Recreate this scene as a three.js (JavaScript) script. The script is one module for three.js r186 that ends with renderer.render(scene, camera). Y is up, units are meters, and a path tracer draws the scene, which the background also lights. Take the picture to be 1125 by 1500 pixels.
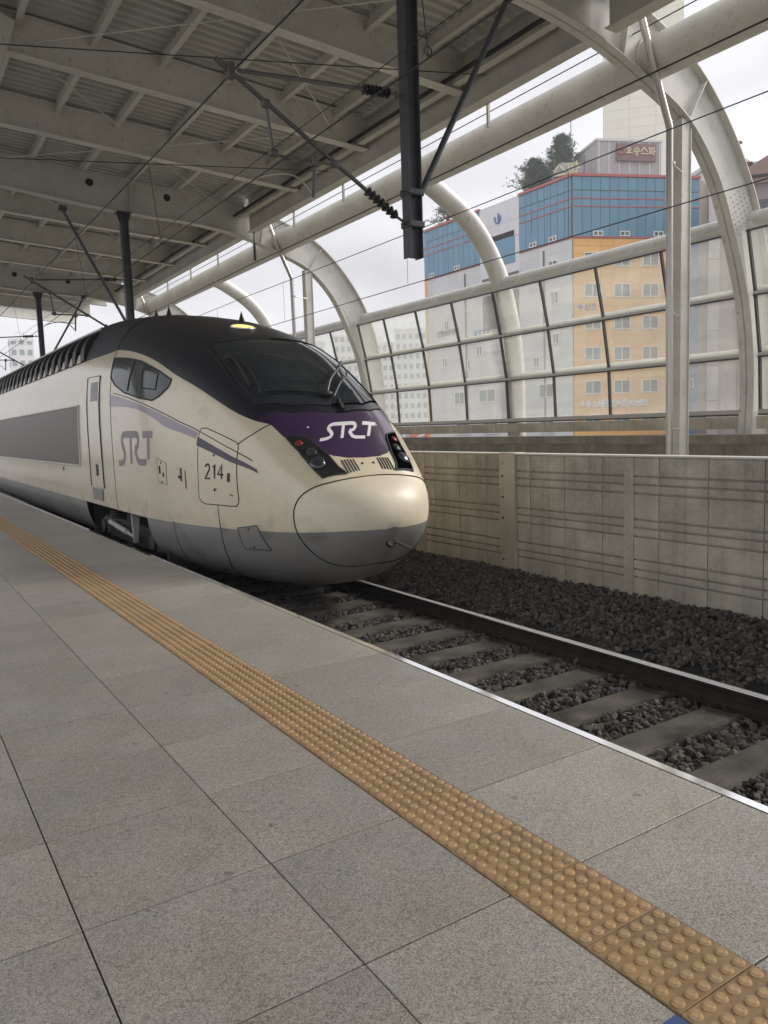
import * as THREE from 'three';
import { mergeGeometries } from 'three/addons/utils/BufferGeometryUtils.js';
import { RoundedBoxGeometry } from 'three/addons/geometries/RoundedBoxGeometry.js';
import { ImprovedNoise } from 'three/addons/math/ImprovedNoise.js';

// ---------------------------------------------------------------- camera, sky, sun, exposure
const scene = new THREE.Scene();
const camera = new THREE.PerspectiveCamera(66.773, 0.75, 0.05, 3000);
camera.position.set(0, 1.439, 0);
camera.rotation.order = 'YXZ';
camera.rotation.set(-0.11058, -0.572586, -0.03316);
const perlin = new ImprovedNoise();
function skyTexture() {
  const W = 1024, H = 512, d = new Float32Array(W * H * 4);
  for (let j = 0; j < H; j++) {
    const el = ((j + 0.5) / H - 0.5) * Math.PI, s = Math.sin(el), c = Math.cos(el);
    for (let i = 0; i < W; i++) {
      const az = (i + 0.5) / W * Math.PI * 2;
      const x = Math.cos(az) * c, z = Math.sin(az) * c, k = 1 / (Math.max(s, 0) + 0.22);
      let n = 0, a = 1, f = 1.1;
      for (let o = 0; o < 5; o++) { n += a * perlin.noise(x * k * f + 3.1, s * 2 * f + 7.7, z * k * f + 11.3); a *= 0.5; f *= 2.1; }
      const L = (1 + 2 * Math.max(s, 0)) / 3;                        // overcast sky: zenith three times the horizon
      const v = (0.205 + 0.275 * L) * (1 + 0.42 * n) * (s < 0 ? 0.55 : 1);
      const o = (j * W + i) * 4;
      d[o] = v * 0.965; d[o + 1] = v * 0.97; d[o + 2] = v * 1.02; d[o + 3] = 1;
    }
  }
  const t = new THREE.DataTexture(d, W, H, THREE.RGBAFormat, THREE.FloatType);
  t.mapping = THREE.EquirectangularReflectionMapping; t.magFilter = t.minFilter = THREE.LinearFilter; t.needsUpdate = true;
  return t;
}
scene.background = skyTexture();
scene.environment = scene.background;
const sun = new THREE.DirectionalLight(0xfff8ef, 1.5);
sun.position.set(80, 57, 12); sun.target.position.set(4, 0, -8);
sun.castShadow = true; sun.shadow.radius = 44; sun.shadow.mapSize.set(2048, 2048);
Object.assign(sun.shadow.camera, { left: -60, right: 60, top: 60, bottom: -60, near: 1, far: 220 });
scene.add(sun, sun.target);
const EXPOSURE = 3.25;

// ---------------------------------------------------------------- helpers
let seed = 20240611;
const rnd = () => { seed = (seed + 0x6D2B79F5) | 0; let t = Math.imul(seed ^ (seed >>> 15), 1 | seed); t = (t + Math.imul(t ^ (t >>> 7), 61 | t)) ^ t; return ((t ^ (t >>> 14)) >>> 0) / 4294967296; };
const rr = (a, b) => a + (b - a) * rnd();
const V = (x, y, z) => new THREE.Vector3(x, y, z);
const used = {};
const numbered = n => { if (!(n in used)) { used[n] = 0; return n; } used[n]++; return n + '_' + String(used[n]).padStart(3, '0'); };
function shade(m) { m.castShadow = true; m.receiveShadow = true; return m; }
function part(name, geo, mat, parent) { const m = shade(new THREE.Mesh(geo, mat)); m.name = name; parent.add(m); return m; }
function thing(name, label, category, group, pos) {
  const g = new THREE.Group(); g.name = numbered(name); scene.add(g); if (pos) g.position.set(...pos);
  g.userData = { label, category }; if (group) g.userData.group = group; return g;
}
function solo(name, geo, mat, label, category, group, pos) {
  const m = shade(new THREE.Mesh(geo, mat)); m.name = numbered(name); scene.add(m); if (pos) m.position.set(...pos);
  m.userData = { label, category }; if (group) m.userData.group = group; return m;
}
function struct(name, geo, mat) { const m = geo ? shade(new THREE.Mesh(geo, mat)) : new THREE.Group(); m.name = numbered(name); m.userData.kind = 'structure'; scene.add(m); return m; }
function muv(g, s = 1, ox = 0, oy = 0) {                             // uv in metres from the dominant axis of each face
  if (g.index) g = g.toNonIndexed();
  if (!g.attributes.normal) g.computeVertexNormals();
  const p = g.attributes.position, n = g.attributes.normal, uv = new Float32Array(p.count * 2);
  for (let i = 0; i < p.count; i += 3) {
    let ax = 0, ay = 0, az = 0;
    for (let k = 0; k < 3; k++) { ax += n.getX(i + k); ay += n.getY(i + k); az += n.getZ(i + k); }
    ax = Math.abs(ax); ay = Math.abs(ay); az = Math.abs(az);
    for (let k = 0; k < 3; k++) {
      const x = p.getX(i + k), y = p.getY(i + k), z = p.getZ(i + k);
      let u, v; if (ay >= ax && ay >= az) { u = x; v = z; } else if (ax >= az) { u = z; v = y; } else { u = x; v = y; }
      uv[(i + k) * 2] = u / s + ox; uv[(i + k) * 2 + 1] = v / s + oy;
    }
  }
  g.setAttribute('uv', new THREE.BufferAttribute(uv, 2)); return g;
}
const plain = g => { if (g.index) g = g.toNonIndexed(); for (const k of Object.keys(g.attributes)) if (!['position', 'normal', 'uv'].includes(k)) g.deleteAttribute(k); return g; };
const merge = l => mergeGeometries(l.map(plain));
const box = (w, h, d, x = 0, y = 0, z = 0) => new THREE.BoxGeometry(w, h, d).translate(x, y, z);
const rbox = (w, h, d, x = 0, y = 0, z = 0, r = 0.01) => new RoundedBoxGeometry(w, h, d, 2, Math.min(r, w / 2.2, h / 2.2, d / 2.2)).translate(x, y, z);
const bb = (x0, x1, y0, y1, z0, z1) => box(x1 - x0, y1 - y0, z1 - z0, (x0 + x1) / 2, (y0 + y1) / 2, (z0 + z1) / 2);
function bar(a, b, r, seg = 8, r2) {                                 // round rod between two points
  const d = b.clone().sub(a), g = new THREE.CylinderGeometry(r2 ?? r, r, d.length(), seg);
  g.applyQuaternion(new THREE.Quaternion().setFromUnitVectors(V(0, 1, 0), d.clone().normalize()));
  return g.translate((a.x + b.x) / 2, (a.y + b.y) / 2, (a.z + b.z) / 2);
}
function beam(a, b, w, h) {                                          // rectangular bar between two points
  const d = b.clone().sub(a), g = new THREE.BoxGeometry(w, h, d.length());
  const q = new THREE.Quaternion().setFromRotationMatrix(new THREE.Matrix4().lookAt(b, a, Math.abs(d.y) > 0.99 * d.length() ? V(1, 0, 0) : V(0, 1, 0)));
  return g.applyQuaternion(q).translate((a.x + b.x) / 2, (a.y + b.y) / 2, (a.z + b.z) / 2);
}
const tube = (pts, r, seg = 40, rad = 8, tension = 0.5) => new THREE.TubeGeometry(new THREE.CatmullRomCurve3(pts, false, 'catmullrom', tension), seg, r, rad);
function polyTube(pts, r, rad = 10) { const l = []; for (let i = 0; i < pts.length - 1; i++) { l.push(bar(pts[i], pts[i + 1], r, rad)); if (i) l.push(new THREE.SphereGeometry(r, rad, 8).translate(pts[i].x, pts[i].y, pts[i].z)); } return merge(l); }
function smooth2(pts, n = 6) { const c = new THREE.CatmullRomCurve3(pts.map(([x, y]) => V(x, y, 0)), false, 'centripetal'); return c.getPoints((pts.length - 1) * n).map(p => [p.x, p.y]); }
function plate(pts, z0, z1) { const s = new THREE.Shape(pts.map(([x, y]) => new THREE.Vector2(x, y))); return new THREE.ExtrudeGeometry(s, { depth: z1 - z0, bevelEnabled: false }).translate(0, 0, z0); }
function strip(pts, t, z0, z1) {                                     // a flange: polyline with thickness t to its left, from z0 to z1
  const L = [], R = [];
  pts.forEach((p, i) => { const a = pts[Math.max(0, i - 1)], b = pts[Math.min(pts.length - 1, i + 1)]; let dx = b[0] - a[0], dy = b[1] - a[1]; const l = Math.hypot(dx, dy); dx /= l; dy /= l; L.push(p); R.push([p[0] - dy * t, p[1] + dx * t]); });
  return plate([...L, ...R.reverse()], z0, z1);
}

// ---------------------------------------------------------------- textures (all computed, all tileable)
const HSH = new Float32Array(65536); for (let i = 0; i < 65536; i++) HSH[i] = rnd();
const hash = (x, y, k) => HSH[(x * 7919 + y * 104729 + k * 15485863) & 65535];
function vn(x, y, per, k) {
  const xi = Math.floor(x), yi = Math.floor(y), fx = x - xi, fy = y - yi, u = fx * fx * (3 - 2 * fx), v = fy * fy * (3 - 2 * fy), m = a => ((a % per) + per) % per;
  const a = hash(m(xi), m(yi), k), b = hash(m(xi + 1), m(yi), k), c = hash(m(xi), m(yi + 1), k), d = hash(m(xi + 1), m(yi + 1), k);
  return a + (b - a) * u + (c - a) * v + (a - b - c + d) * u * v;
}
function fbm(u, v, base, oct, k) { let s = 0, a = 0.5, p = base; for (let o = 0; o < oct; o++) { s += a * vn(u * p, v * p, p, k + o); a *= 0.5; p *= 2; } return s / (1 - Math.pow(0.5, oct)); }
function tex(n, fn, srgb = true) {
  const d = new Uint8Array(n * n * 4);
  for (let j = 0; j < n; j++) for (let i = 0; i < n; i++) {
    const c = fn(i / n, j / n, i, j), o = (j * n + i) * 4;
    d[o] = Math.max(0, Math.min(255, c[0])); d[o + 1] = Math.max(0, Math.min(255, c[1])); d[o + 2] = Math.max(0, Math.min(255, c[2])); d[o + 3] = 255;
  }
  const t = new THREE.DataTexture(d, n, n); if (srgb) t.colorSpace = THREE.SRGBColorSpace;
  t.wrapS = t.wrapT = THREE.RepeatWrapping; t.magFilter = THREE.LinearFilter; t.minFilter = THREE.LinearMipmapLinearFilter; t.generateMipmaps = true; t.anisotropy = 8; t.needsUpdate = true; return t;
}
const granite = (() => {
  const h = new Float32Array(1024 * 1024);
  const col = tex(1024, (u, v, i, j) => {
    const f = fbm(u, v, 320, 2, 3), g = fbm(u, v, 128, 2, 7), b = fbm(u, v, 4, 4, 12), r = hash(i, j, 21);
    let s = 172 + (f - 0.5) * 120 + (g - 0.5) * 24 + (r - 0.5) * 60 + (b - 0.5) * 22;
    for (const [gx, gy, gr] of [[0.21, 0.63, 0.011], [0.72, 0.28, 0.008], [0.55, 0.86, 0.014], [0.9, 0.7, 0.006]]) { const q = Math.hypot(u - gx, v - gy) + (g - 0.5) * 0.008; if (q < gr) s -= 34; }
    if (f > 0.72) s -= 120 * (f - 0.72) / 0.2; const w = fbm(u, v, 6, 3, 31);
    h[j * 1024 + i] = f;
    return [s + 2 + (w - 0.5) * 6, s - 1, s - 7 - (w - 0.5) * 6];
  });
  const bump = tex(1024, (u, v, i, j) => { const s = 255 * h[j * 1024 + i]; return [s, s, s]; }, false);
  return { col, bump };
})();
const concrete = tex(512, (u, v, i, j) => {
  const b = fbm(u, v, 5, 5, 40), f = fbm(u, v, 64, 2, 44), st = fbm(u, v * 0.0 + 0.37, 32, 3, 47), sm = fbm(u, v, 8, 3, 50), pit = hash(i, j, 52) > 0.996 ? -38 : 0;
  const s = 200 + (b - 0.5) * 66 + (f - 0.5) * 22 - Math.max(0, st - 0.56) * 90 * (0.2 + sm) + pit;
  return [s, s - 3, s - 11];
});
const steelTex = tex(512, (u, v, i, j) => {
  const b = fbm(u, v, 4, 5, 60), f = fbm(u, v, 48, 2, 63), sc = fbm(u * 1, v, 16, 3, 66), g = sc > 0.68 ? -26 * (sc - 0.68) / 0.2 : 0;
  const s = 232 + (b - 0.5) * 34 + (f - 0.5) * 10 + g; return [s, s - 1, s - 4];
});
const rustTex = tex(256, (u, v) => { const b = fbm(u, v, 8, 4, 70), f = fbm(u, v, 64, 2, 73); const s = 150 + (b - 0.5) * 120 + (f - 0.5) * 60; return [s * 1.05, s * 0.9, s * 0.78]; });
const woodyTex = tex(512, (u, v) => { const b = fbm(u, v, 6, 5, 80), f = fbm(u, v, 96, 2, 83), st = fbm(u, v, 3, 3, 86); const s = 176 + (b - 0.5) * 110 + (f - 0.5) * 40 - Math.max(0, st - 0.55) * 150; return [s, s - 4, s - 10]; });
const dirtTex = tex(512, (u, v, i, j) => { const b = fbm(u, v, 3, 5, 90), f = fbm(u, v, 32, 3, 93), st = fbm(u, 0.2, 64, 2, 96); const s = 243 + (b - 0.5) * 16 + (f - 0.5) * 7 - Math.max(0, st - 0.6) * 40 * fbm(u, v, 4, 2, 99); return [s, s - 1, s - 3]; });
const trainDirt = tex(1024, (u, v, i, j) => { const b = fbm(u, v, 3, 5, 120), f = fbm(u, v, 48, 3, 123), m = fbm(u, v, 9, 4, 126), sp = fbm(u, v, 160, 1, 129); const s = 244 + (b - 0.5) * 18 + (f - 0.5) * 8 - Math.max(0, m - 0.66) * 170 - (sp > 0.94 ? 40 * m : 0); return [s, s - 2, s - 6]; });
const tactTex = tex(512, (u, v, i, j) => { const b = fbm(u, v, 6, 5, 140), f = fbm(u, v, 90, 2, 143), r = hash(i, j, 145); const s = 222 + (b - 0.5) * 90 + (f - 0.5) * 40 + (r - 0.5) * 16; return [s, s - 2, s - 5]; });
const filmTex = tex(512, (u, v) => { const b = fbm(u, v, 4, 5, 110), f = fbm(u, v, 40, 2, 113), st = fbm(u, 0.3, 24, 3, 116); const s = 50 + (b - 0.5) * 30 + (f - 0.5) * 14 + Math.max(0, st - 0.55) * 70 * b; return [s, s, s]; }, false);
const S = (r, g, b, rough, o = {}) => { const m = new THREE.MeshPhysicalMaterial({ roughness: rough, metalness: 0, ...o }); m.color.setRGB(r, g, b); return m; };
const M = {
  tile: [[0.83, 0.805, 0.765], [0.89, 0.86, 0.815], [0.775, 0.755, 0.72], [0.84, 0.81, 0.78]].map(c => S(...c, 0.4, { map: granite.col, bumpMap: granite.bump, bumpScale: 0.0012, ior: 1.62 })),
  grout: S(0.05, 0.045, 0.04, 0.95),
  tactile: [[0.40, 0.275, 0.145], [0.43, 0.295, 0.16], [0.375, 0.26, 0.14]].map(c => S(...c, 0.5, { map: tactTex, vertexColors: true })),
  blueTile: S(0.06, 0.10, 0.27, 0.6),
  edge: S(0.95, 0.95, 0.94, 0.1, { metalness: 1 }),
  concrete: S(0.80, 0.765, 0.685, 0.85, { map: concrete }),
  concreteDark: S(0.42, 0.40, 0.365, 0.9, { map: concrete }),
  coping: S(0.62, 0.60, 0.55, 0.6),
  postPlate: S(0.60, 0.55, 0.46, 0.45, { metalness: 0.15, map: steelTex }),
  dark: S(0.015, 0.015, 0.017, 0.7),
  sleeper: S(0.21, 0.20, 0.18, 0.9, { map: woodyTex }),
  railBody: S(0.055, 0.042, 0.034, 0.85, { map: rustTex }),
  railTop: S(0.97, 0.97, 0.96, 0.32, { metalness: 1 }),
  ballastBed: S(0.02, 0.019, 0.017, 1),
  ballast: S(0.095, 0.086, 0.076, 0.9),
  white: S(0.66, 0.655, 0.625, 0.5, { map: steelTex }),
  roofSteel: S(0.80, 0.79, 0.75, 0.55, { map: steelTex }),
  deck: S(0.53, 0.525, 0.495, 0.55),
  fascia: S(0.66, 0.65, 0.61, 0.5, { map: steelTex }),
  galv: S(0.085, 0.095, 0.105, 0.42, { metalness: 0.35 }),
  stainless: S(0.50, 0.48, 0.45, 0.36, { metalness: 1 }),
  wire: S(0.03, 0.028, 0.028, 0.6),
  arm: S(0.14, 0.14, 0.14, 0.45, { metalness: 0.6 }),
  insul: S(0.02, 0.021, 0.024, 0.4),
  frame: S(0.45, 0.44, 0.41, 0.4, { metalness: 0.3 }),
  mull: S(0.05, 0.05, 0.048, 0.5),
  glass: S(0.98, 0.985, 0.97, 0.03, { transmission: 0.94, thickness: 0, ior: 1.5 }),
  film: S(0.93, 0.93, 0.90, 1, { transmission: 0.62, thickness: 0, ior: 1.2, transparent: true, alphaMap: filmTex, side: THREE.DoubleSide }),
  ground: S(0.16, 0.15, 0.13, 1),
};

// ---------------------------------------------------------------- the ground, the viaduct and the platform
{
  const g = new THREE.PlaneGeometry(2400, 2400, 1, 1).rotateX(-Math.PI / 2).translate(200, -9, -200);
  struct('ground', g, M.ground);
  struct('viaduct_deck', muv(bb(-40, 17.2, -2.6, -1.02, -130, 40), 3), M.concreteDark);
}
const JZ = -1.6865, EDGE = 2.612;
{
  const P = struct('platform');
  part('platform_slab', muv(bb(-6.25, EDGE - 0.012, -0.5, -0.02, -110, 14), 2), M.grout, P);
  part('platform_side', muv(bb(-6.05, EDGE - 0.16, -1.02, -0.5, -110, 14), 2), M.concreteDark, P);
  part('edge_trim', merge([bb(EDGE - 0.033, EDGE + 0.01, -0.03, 0.0035, -110, 14)]), M.edge, P);
  const cols = [[-0.222, 0.378, 0.005], [0.378, 0.978, 0.005], [0.978, 1.503, 0.005], [1.806, EDGE - 0.034, 0.004]];
  const rows = 50, geoCache = {};
  cols.forEach(([x0, x1, gp], ci) => {
    for (let r = -3; r < rows; r++) {
      const k = ci * 8 + (r & 7);
      const w = x1 - x0 - gp, g = geoCache[k] ||= muv(rbox(w, 0.024, 0.6 - 0.006, 0, 0, 0, 0.0028), 1.15, rnd(), rnd());
      const m = part('floor_tile', g, M.tile[(ci * 3 + r * 5 + ((r * r) >> 2)) & 3], P);
      m.position.set((x0 + x1) / 2, -0.012 + (((r * 37 + ci * 11) & 7) - 4) * 0.00012, JZ - 0.3 - r * 0.6);
      if (r & 1) m.rotation.y = Math.PI;
    }
  });
  // tiles of the platform to the side and behind, joined
  const l = [];
  for (let x = -6.222; x < -0.3; x += 0.6) for (let r = -22; r < 60; r++) l.push(box(0.594, 0.024, 0.596, x + 0.3, -0.0121, JZ - 0.3 - r * 0.6));
  for (const [x0, x1] of cols) { for (let r = -22; r < -3; r++) l.push(box(x1 - x0 - 0.006, 0.024, 0.596, (x0 + x1) / 2, -0.0121, JZ - 0.3 - r * 0.6)); for (let r = rows; r < 160; r++) l.push(box(x1 - x0 - 0.006, 0.024, 0.596, (x0 + x1) / 2, -0.0121, JZ - 0.3 - r * 0.6)); }
  const mm = part('floor_paving', muv(merge(l), 1.15), M.tile[0], P); mm.userData.kind = 'stuff';
  // tactile tiles, each with its 6 x 6 raised domes
  const prof = [[0, 0.0072], [0.0118, 0.0071], [0.0136, 0.0062], [0.0172, 0.0004], [0.0176, -0.001]].map(([a, b]) => new THREE.Vector2(a, b));
  const dome = new THREE.LatheGeometry(prof.slice().reverse(), 14);
  const tl = [muv(rbox(0.2975, 0.026, 0.2975, 0, -0.013, 0, 0.002), 0.9)];
  for (let i = 0; i < 6; i++) for (let j = 0; j < 6; j++) tl.push(dome.clone().translate(-0.125 + i * 0.05, 0.0005, -0.125 + j * 0.05));
  const tg = merge(tl), tc = new Float32Array(tg.attributes.position.count * 3), nb = tl[0].attributes.position.count;   // the raised domes are coloured paler than the tile between them
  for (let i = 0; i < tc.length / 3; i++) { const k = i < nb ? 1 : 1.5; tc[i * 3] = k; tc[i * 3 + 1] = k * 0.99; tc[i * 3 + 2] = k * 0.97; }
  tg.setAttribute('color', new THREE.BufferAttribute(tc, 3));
  for (let r = -7; r < 100; r++) {
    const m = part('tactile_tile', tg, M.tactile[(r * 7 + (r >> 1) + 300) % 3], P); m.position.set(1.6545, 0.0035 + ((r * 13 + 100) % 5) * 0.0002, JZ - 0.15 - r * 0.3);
  }
  const bt = part('edge_mark_tile', rbox(0.1, 0.026, 0.1, 0, 0, 0, 0.002), M.blueTile, P); bt.position.set(1.448, -0.0105, -1.045); bt.userData.label = 'small blue marker tile beside the tactile strip';
}

// ---------------------------------------------------------------- track: ballast, sleepers, rails
const TC = 4.36, RT = -0.55;                                         // track centre and rail-top height
{
  const bed = new THREE.BufferGeometry(), prof = [[EDGE - 0.2, -0.78], [3.2, -0.77], [5.0, -0.77], [5.2, -0.72], [5.9, -0.64], [6.6, -0.59], [7.0, -0.57]], p = [];
  const zs = [14, -110];
  for (let i = 0; i < prof.length - 1; i++) { const [a, b] = prof[i], [c, d] = prof[i + 1]; p.push(a, b, zs[0], c, d, zs[0], c, d, zs[1], a, b, zs[0], c, d, zs[1], a, b, zs[1]); }
  bed.setAttribute('position', new THREE.Float32BufferAttribute(p, 3)); bed.computeVertexNormals();
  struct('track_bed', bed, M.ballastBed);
  struct('slab_track', muv(bb(7.4, 14.2, -1.0, -0.72, -110, 14), 2), M.concrete);  // unseen bed of the second track, made pale to bounce light up to the roof
  const hAt = x => { for (let i = 0; i < prof.length - 1; i++) if (x <= prof[i + 1][0]) { const t = (x - prof[i][0]) / (prof[i + 1][0] - prof[i][0]); return prof[i][1] + (prof[i + 1][1] - prof[i][1]) * Math.max(0, t); } return -0.57; };
  // one angular stone, many copies
  const st = new THREE.IcosahedronGeometry(1, 0), sp = st.attributes.position, mv = {};
  for (let i = 0; i < sp.count; i++) { const k = [sp.getX(i), sp.getY(i), sp.getZ(i)].map(a => a.toFixed(3)).join(); const s = mv[k] ||= [rr(0.62, 1.2), rr(-0.2, 0.2), rr(-0.2, 0.2)]; sp.setXYZ(i, sp.getX(i) * s[0] + s[1], sp.getY(i) * s[0] * 0.8, sp.getZ(i) * s[0] + s[2]); }
  st.computeVertexNormals();
  const spots = [];
  const add = (x0, x1, z0, z1, dens, lift) => { const n = Math.round((x1 - x0) * (z1 - z0) * dens); for (let i = 0; i < n; i++) { const x = rr(x0, x1), z = rr(z0, z1); spots.push([x, z, lift]); } };
  add(2.75, 5.06, -8.5, 0.5, 760, 1); add(5.14, 6.99, -12.5, 0.5, 760, 1); add(5.14, 6.99, -30, -12.5, 240, 1); add(5.2, 6.95, -9, -2, 130, 1.6); add(2.75, 5.0, -20, -8.5, 120, 1);
  const keep = spots.filter(([x, z]) => { if (x > 5.6) return true; const k = ((z + 2.69) / 0.6); return Math.abs(k - Math.round(k)) * 0.6 > 0.128 || rnd() < 0.012; });
  const im = new THREE.InstancedMesh(st, M.ballast, keep.length), q = new THREE.Quaternion(), e = new THREE.Euler(), mt = new THREE.Matrix4(), c = new THREE.Color();
  keep.forEach(([x, z, lf], i) => {
    const s = rr(0.016, 0.034) * (rnd() < 0.12 ? 1.25 : 1), un = 0.028 * (perlin.noise(x * 1.7, 0.5, z * 1.7) + 0.4);
    q.setFromEuler(e.set(rr(0, 6.28), rr(0, 6.28), rr(0, 6.28)));
    mt.compose(V(x, hAt(x) + rr(0, 0.03) * lf + un, z), q, V(s * rr(0.75, 1.35), s * rr(0.6, 1), s * rr(0.8, 1.3))); im.setMatrixAt(i, mt);
    const k = rr(0.3, 1.5) * (rnd() < 0.14 ? 1.5 : 1), w = rr(-0.06, 0.08); im.setColorAt(i, c.setRGB(k * (1 + w), k, k * (1 - w * 1.3)));
  });
  im.name = 'ballast_stones'; im.userData = { kind: 'stuff', label: 'dark grey crushed stone ballast around the sleepers', category: 'ballast' }; shade(im); scene.add(im);
  // sleepers
  const sh = new THREE.Shape([[-0.145, 0], [0.145, 0], [0.125, 0.2], [0.115, 0.215], [-0.115, 0.215], [-0.125, 0.2]].map(a => new THREE.Vector2(...a)));
  const variants = [0, 1, 2].map(k => muv(new THREE.ExtrudeGeometry(sh, { depth: 2.6, bevelEnabled: true, bevelSize: 0.008, bevelThickness: 0.008, bevelSegments: 1 }).rotateY(Math.PI / 2).translate(-1.3, -0.935, 0), 0.9, k * 0.37, k * 0.21));
  const pad = bb(-0.09, 0.09, -0.719, -0.707, -0.09, 0.09);
  const clip = tube([V(0.07, -0.695, -0.03), V(0.13, -0.665, -0.02), V(0.16, -0.675, -0.06), V(0.11, -0.7, -0.05), V(0.1, -0.69, 0), V(0.11, -0.7, 0.05), V(0.16, -0.675, 0.06), V(0.13, -0.665, 0.02), V(0.07, -0.695, 0.03)], 0.008, 40, 6);
  for (let k = -5; k < 26; k++) {
    const g = thing('concrete_sleeper', 'grey concrete sleeper lying across the ballast under the rails', 'sleeper', 'concrete sleepers of the track', [TC, 0, -2.69 - k * 0.6]);
    part('sleeper_body', variants[(k + 9) % 3], M.sleeper, g);
    for (const s of [-1, 1]) {
      const a = part('rail_pad', pad, M.dark, g); a.position.x = s * 0.75;
      const c1 = part('rail_clip', clip, M.railBody, g); c1.position.x = s * 0.75; const c2 = part('rail_clip', clip, M.railBody, g); c2.position.x = s * 0.75; c2.rotation.y = Math.PI;
    }
  }
  // rails: flat-bottom section, polished crown
  const half = [[0.0, -0.172], [0.075, -0.172], [0.075, -0.161], [0.02, -0.145], [0.0085, -0.12], [0.0085, -0.06], [0.033, -0.038], [0.0355, -0.013]];
  const outl = [...half.map(([a, b]) => [a, b]), ...half.slice().reverse().map(([a, b]) => [-a, b])];
  const crown = [[0.0355, -0.013], [0.0345, -0.009], [0.030, -0.0056], [0.021, -0.0028], [0.011, -0.0008], [0, 0], [-0.011, -0.0008], [-0.021, -0.0028], [-0.030, -0.0056], [-0.0345, -0.009], [-0.0355, -0.013]];
  for (const s of [1, -1]) {
    const g = thing('rail', s > 0 ? 'rusty steel rail with a bright polished top beside the concrete wall' : 'rusty steel rail running along under the platform edge', 'rail', null, [TC + s * 0.75, RT, 0]);
    part('rail_web', muv(plate(outl.filter((p, i) => i === 0 || p[0] !== outl[i - 1][0] || p[1] !== outl[i - 1][1]), -110, 14), 0.8), M.railBody, g);
    const pos = [], nor = [];
    for (let i = 0; i < crown.length - 1; i++) {
      const [a, b] = crown[i], [c2, d] = crown[i + 1], N = k => { const u = crown[Math.max(0, k - 1)], w = crown[Math.min(crown.length - 1, k + 1)], dx = w[0] - u[0], dy = w[1] - u[1], L = Math.hypot(dx, dy); return [dy / L, -dx / L, 0]; };
      const n0 = N(i), n1 = N(i + 1), e0 = 0.0004;
      pos.push(a, b + e0, 14, a, b + e0, -110, c2, d + e0, -110, a, b + e0, 14, c2, d + e0, -110, c2, d + e0, 14); nor.push(...n0, ...n0, ...n1, ...n0, ...n1, ...n1);
    }
    const cg = new THREE.BufferGeometry(); cg.setAttribute('position', new THREE.Float32BufferAttribute(pos, 3)); cg.setAttribute('normal', new THREE.Float32BufferAttribute(nor, 3));
    part('running_surface', cg, M.railTop, g);
  }
}

// ---------------------------------------------------------------- noise barriers of concrete panels
{
  const ys = [0.79, 0.70, 0.60, 0.31, 0.22, 0.12, -0.14, -0.25, -0.34];
  const sect = (grooves) => { const p = [[0.16, -1.0], [0.16, 1.0], [0, 1.0]]; if (grooves) for (const y of ys) p.push([0, y + 0.012], [0.035, y + 0.009], [0.035, y - 0.009], [0, y - 0.012]); p.push([0, -1.0]); return new THREE.Shape(p.map(a => new THREE.Vector2(...a))); };
  const A = thing('concrete_noise_wall', 'weathered concrete panel wall with groups of horizontal grooves behind the ballast', 'wall', null, [7.0, 0, 0]);
  const geos = [0, 1, 2, 3].map(k => muv(new THREE.ExtrudeGeometry(sect(true), { depth: 0.588, bevelEnabled: false }), 2.0, k * 0.31, 0.02));
  const narrow = [0, 1].map(k => muv(new THREE.ExtrudeGeometry(sect(true), { depth: 0.31, bevelEnabled: false }), 2.0, 0.5 + k * 0.31, 0.02));
  const bay = 1.975; let n = 0;
  for (let k = -5; k < 18; k++) {
    const zc = -5.787 - k * bay;                                      // pilaster centre, bay lies beyond it
    const pw = k === 1 || k === 7 ? 0.3 : 0.13;
    if (k === 1 || k === 7 || k === -5) {
      const sp = part('post_plate', muv(rbox(0.2, 1.66 + 0.38, 0.3, 0.055, 0.01, 0, 0.01), 1.2), M.postPlate, A); sp.position.z = zc; sp.userData.label = 'smooth metal-faced post with bolts';
      for (const y of [0.72, 0.44, 0.16, -0.4]) { const b = part('bolt', new THREE.CylinderGeometry(0.012, 0.012, 0.02, 8).rotateZ(Math.PI / 2), M.dark, A); b.position.set(-0.05, y, zc - 0.075); }
    } else part('pilaster', muv(bb(-0.004, 0.15, -1, 0.998, zc - pw / 2, zc + pw / 2), 2), M.concrete, A);
    const z1 = zc - pw / 2 - 0.003; let L = bay - 0.13 - (pw > 0.2 ? 0.085 : 0) - ((k === 0 || k === 6) ? 0.085 : 0);
    let z = z1; const widths = [0.31, 0.588, 0.588, L - 0.31 - 0.588 * 2 - 0.036];
    widths.forEach((w, i) => {
      if (w < 0.05) return;
      const m = part('wall_panel', i === 0 ? narrow[n & 1] : geos[n & 3], M.concrete, A); n++;
      m.scale.z = w / (i === 0 ? 0.31 : 0.588); m.position.set((n % 3) * 0.0012, 0, z - w); z -= w + 0.009;
    });
  }
  part('coping', rbox(0.2, 0.022, 60, 0.075, 1.013, -16, 0.006), M.coping, A);
  part('joint_backing', bb(0.05, 0.15, -1, 0.99, -46, 14), M.dark, A);
  const B = thing('parapet_wall', 'darker concrete parapet wall below the curved glass screen', 'wall', null, [14.55, 0, 0]);
  for (let k = -12; k < 50; k++) { const m = part('wall_panel', k & 1 ? geosB(0) : geosB(1), M.concreteDark, B); m.position.z = -k * 1.2; }
  function geosB(v) { geosB.c ||= [0, 1].map(q => muv(bb(0, 0.2, -1, 0.83, -1.191, 0), 2, q * 0.4)); return geosB.c[v]; }
  part('wall_cap', muv(bb(-0.06, 0.3, 0.83, 1.03, -60, 14), 2), M.concreteDark, B);
  part('joint_backing', bb(0.03, 0.19, -1, 0.82, -60, 14), M.dark, B);
}

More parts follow.
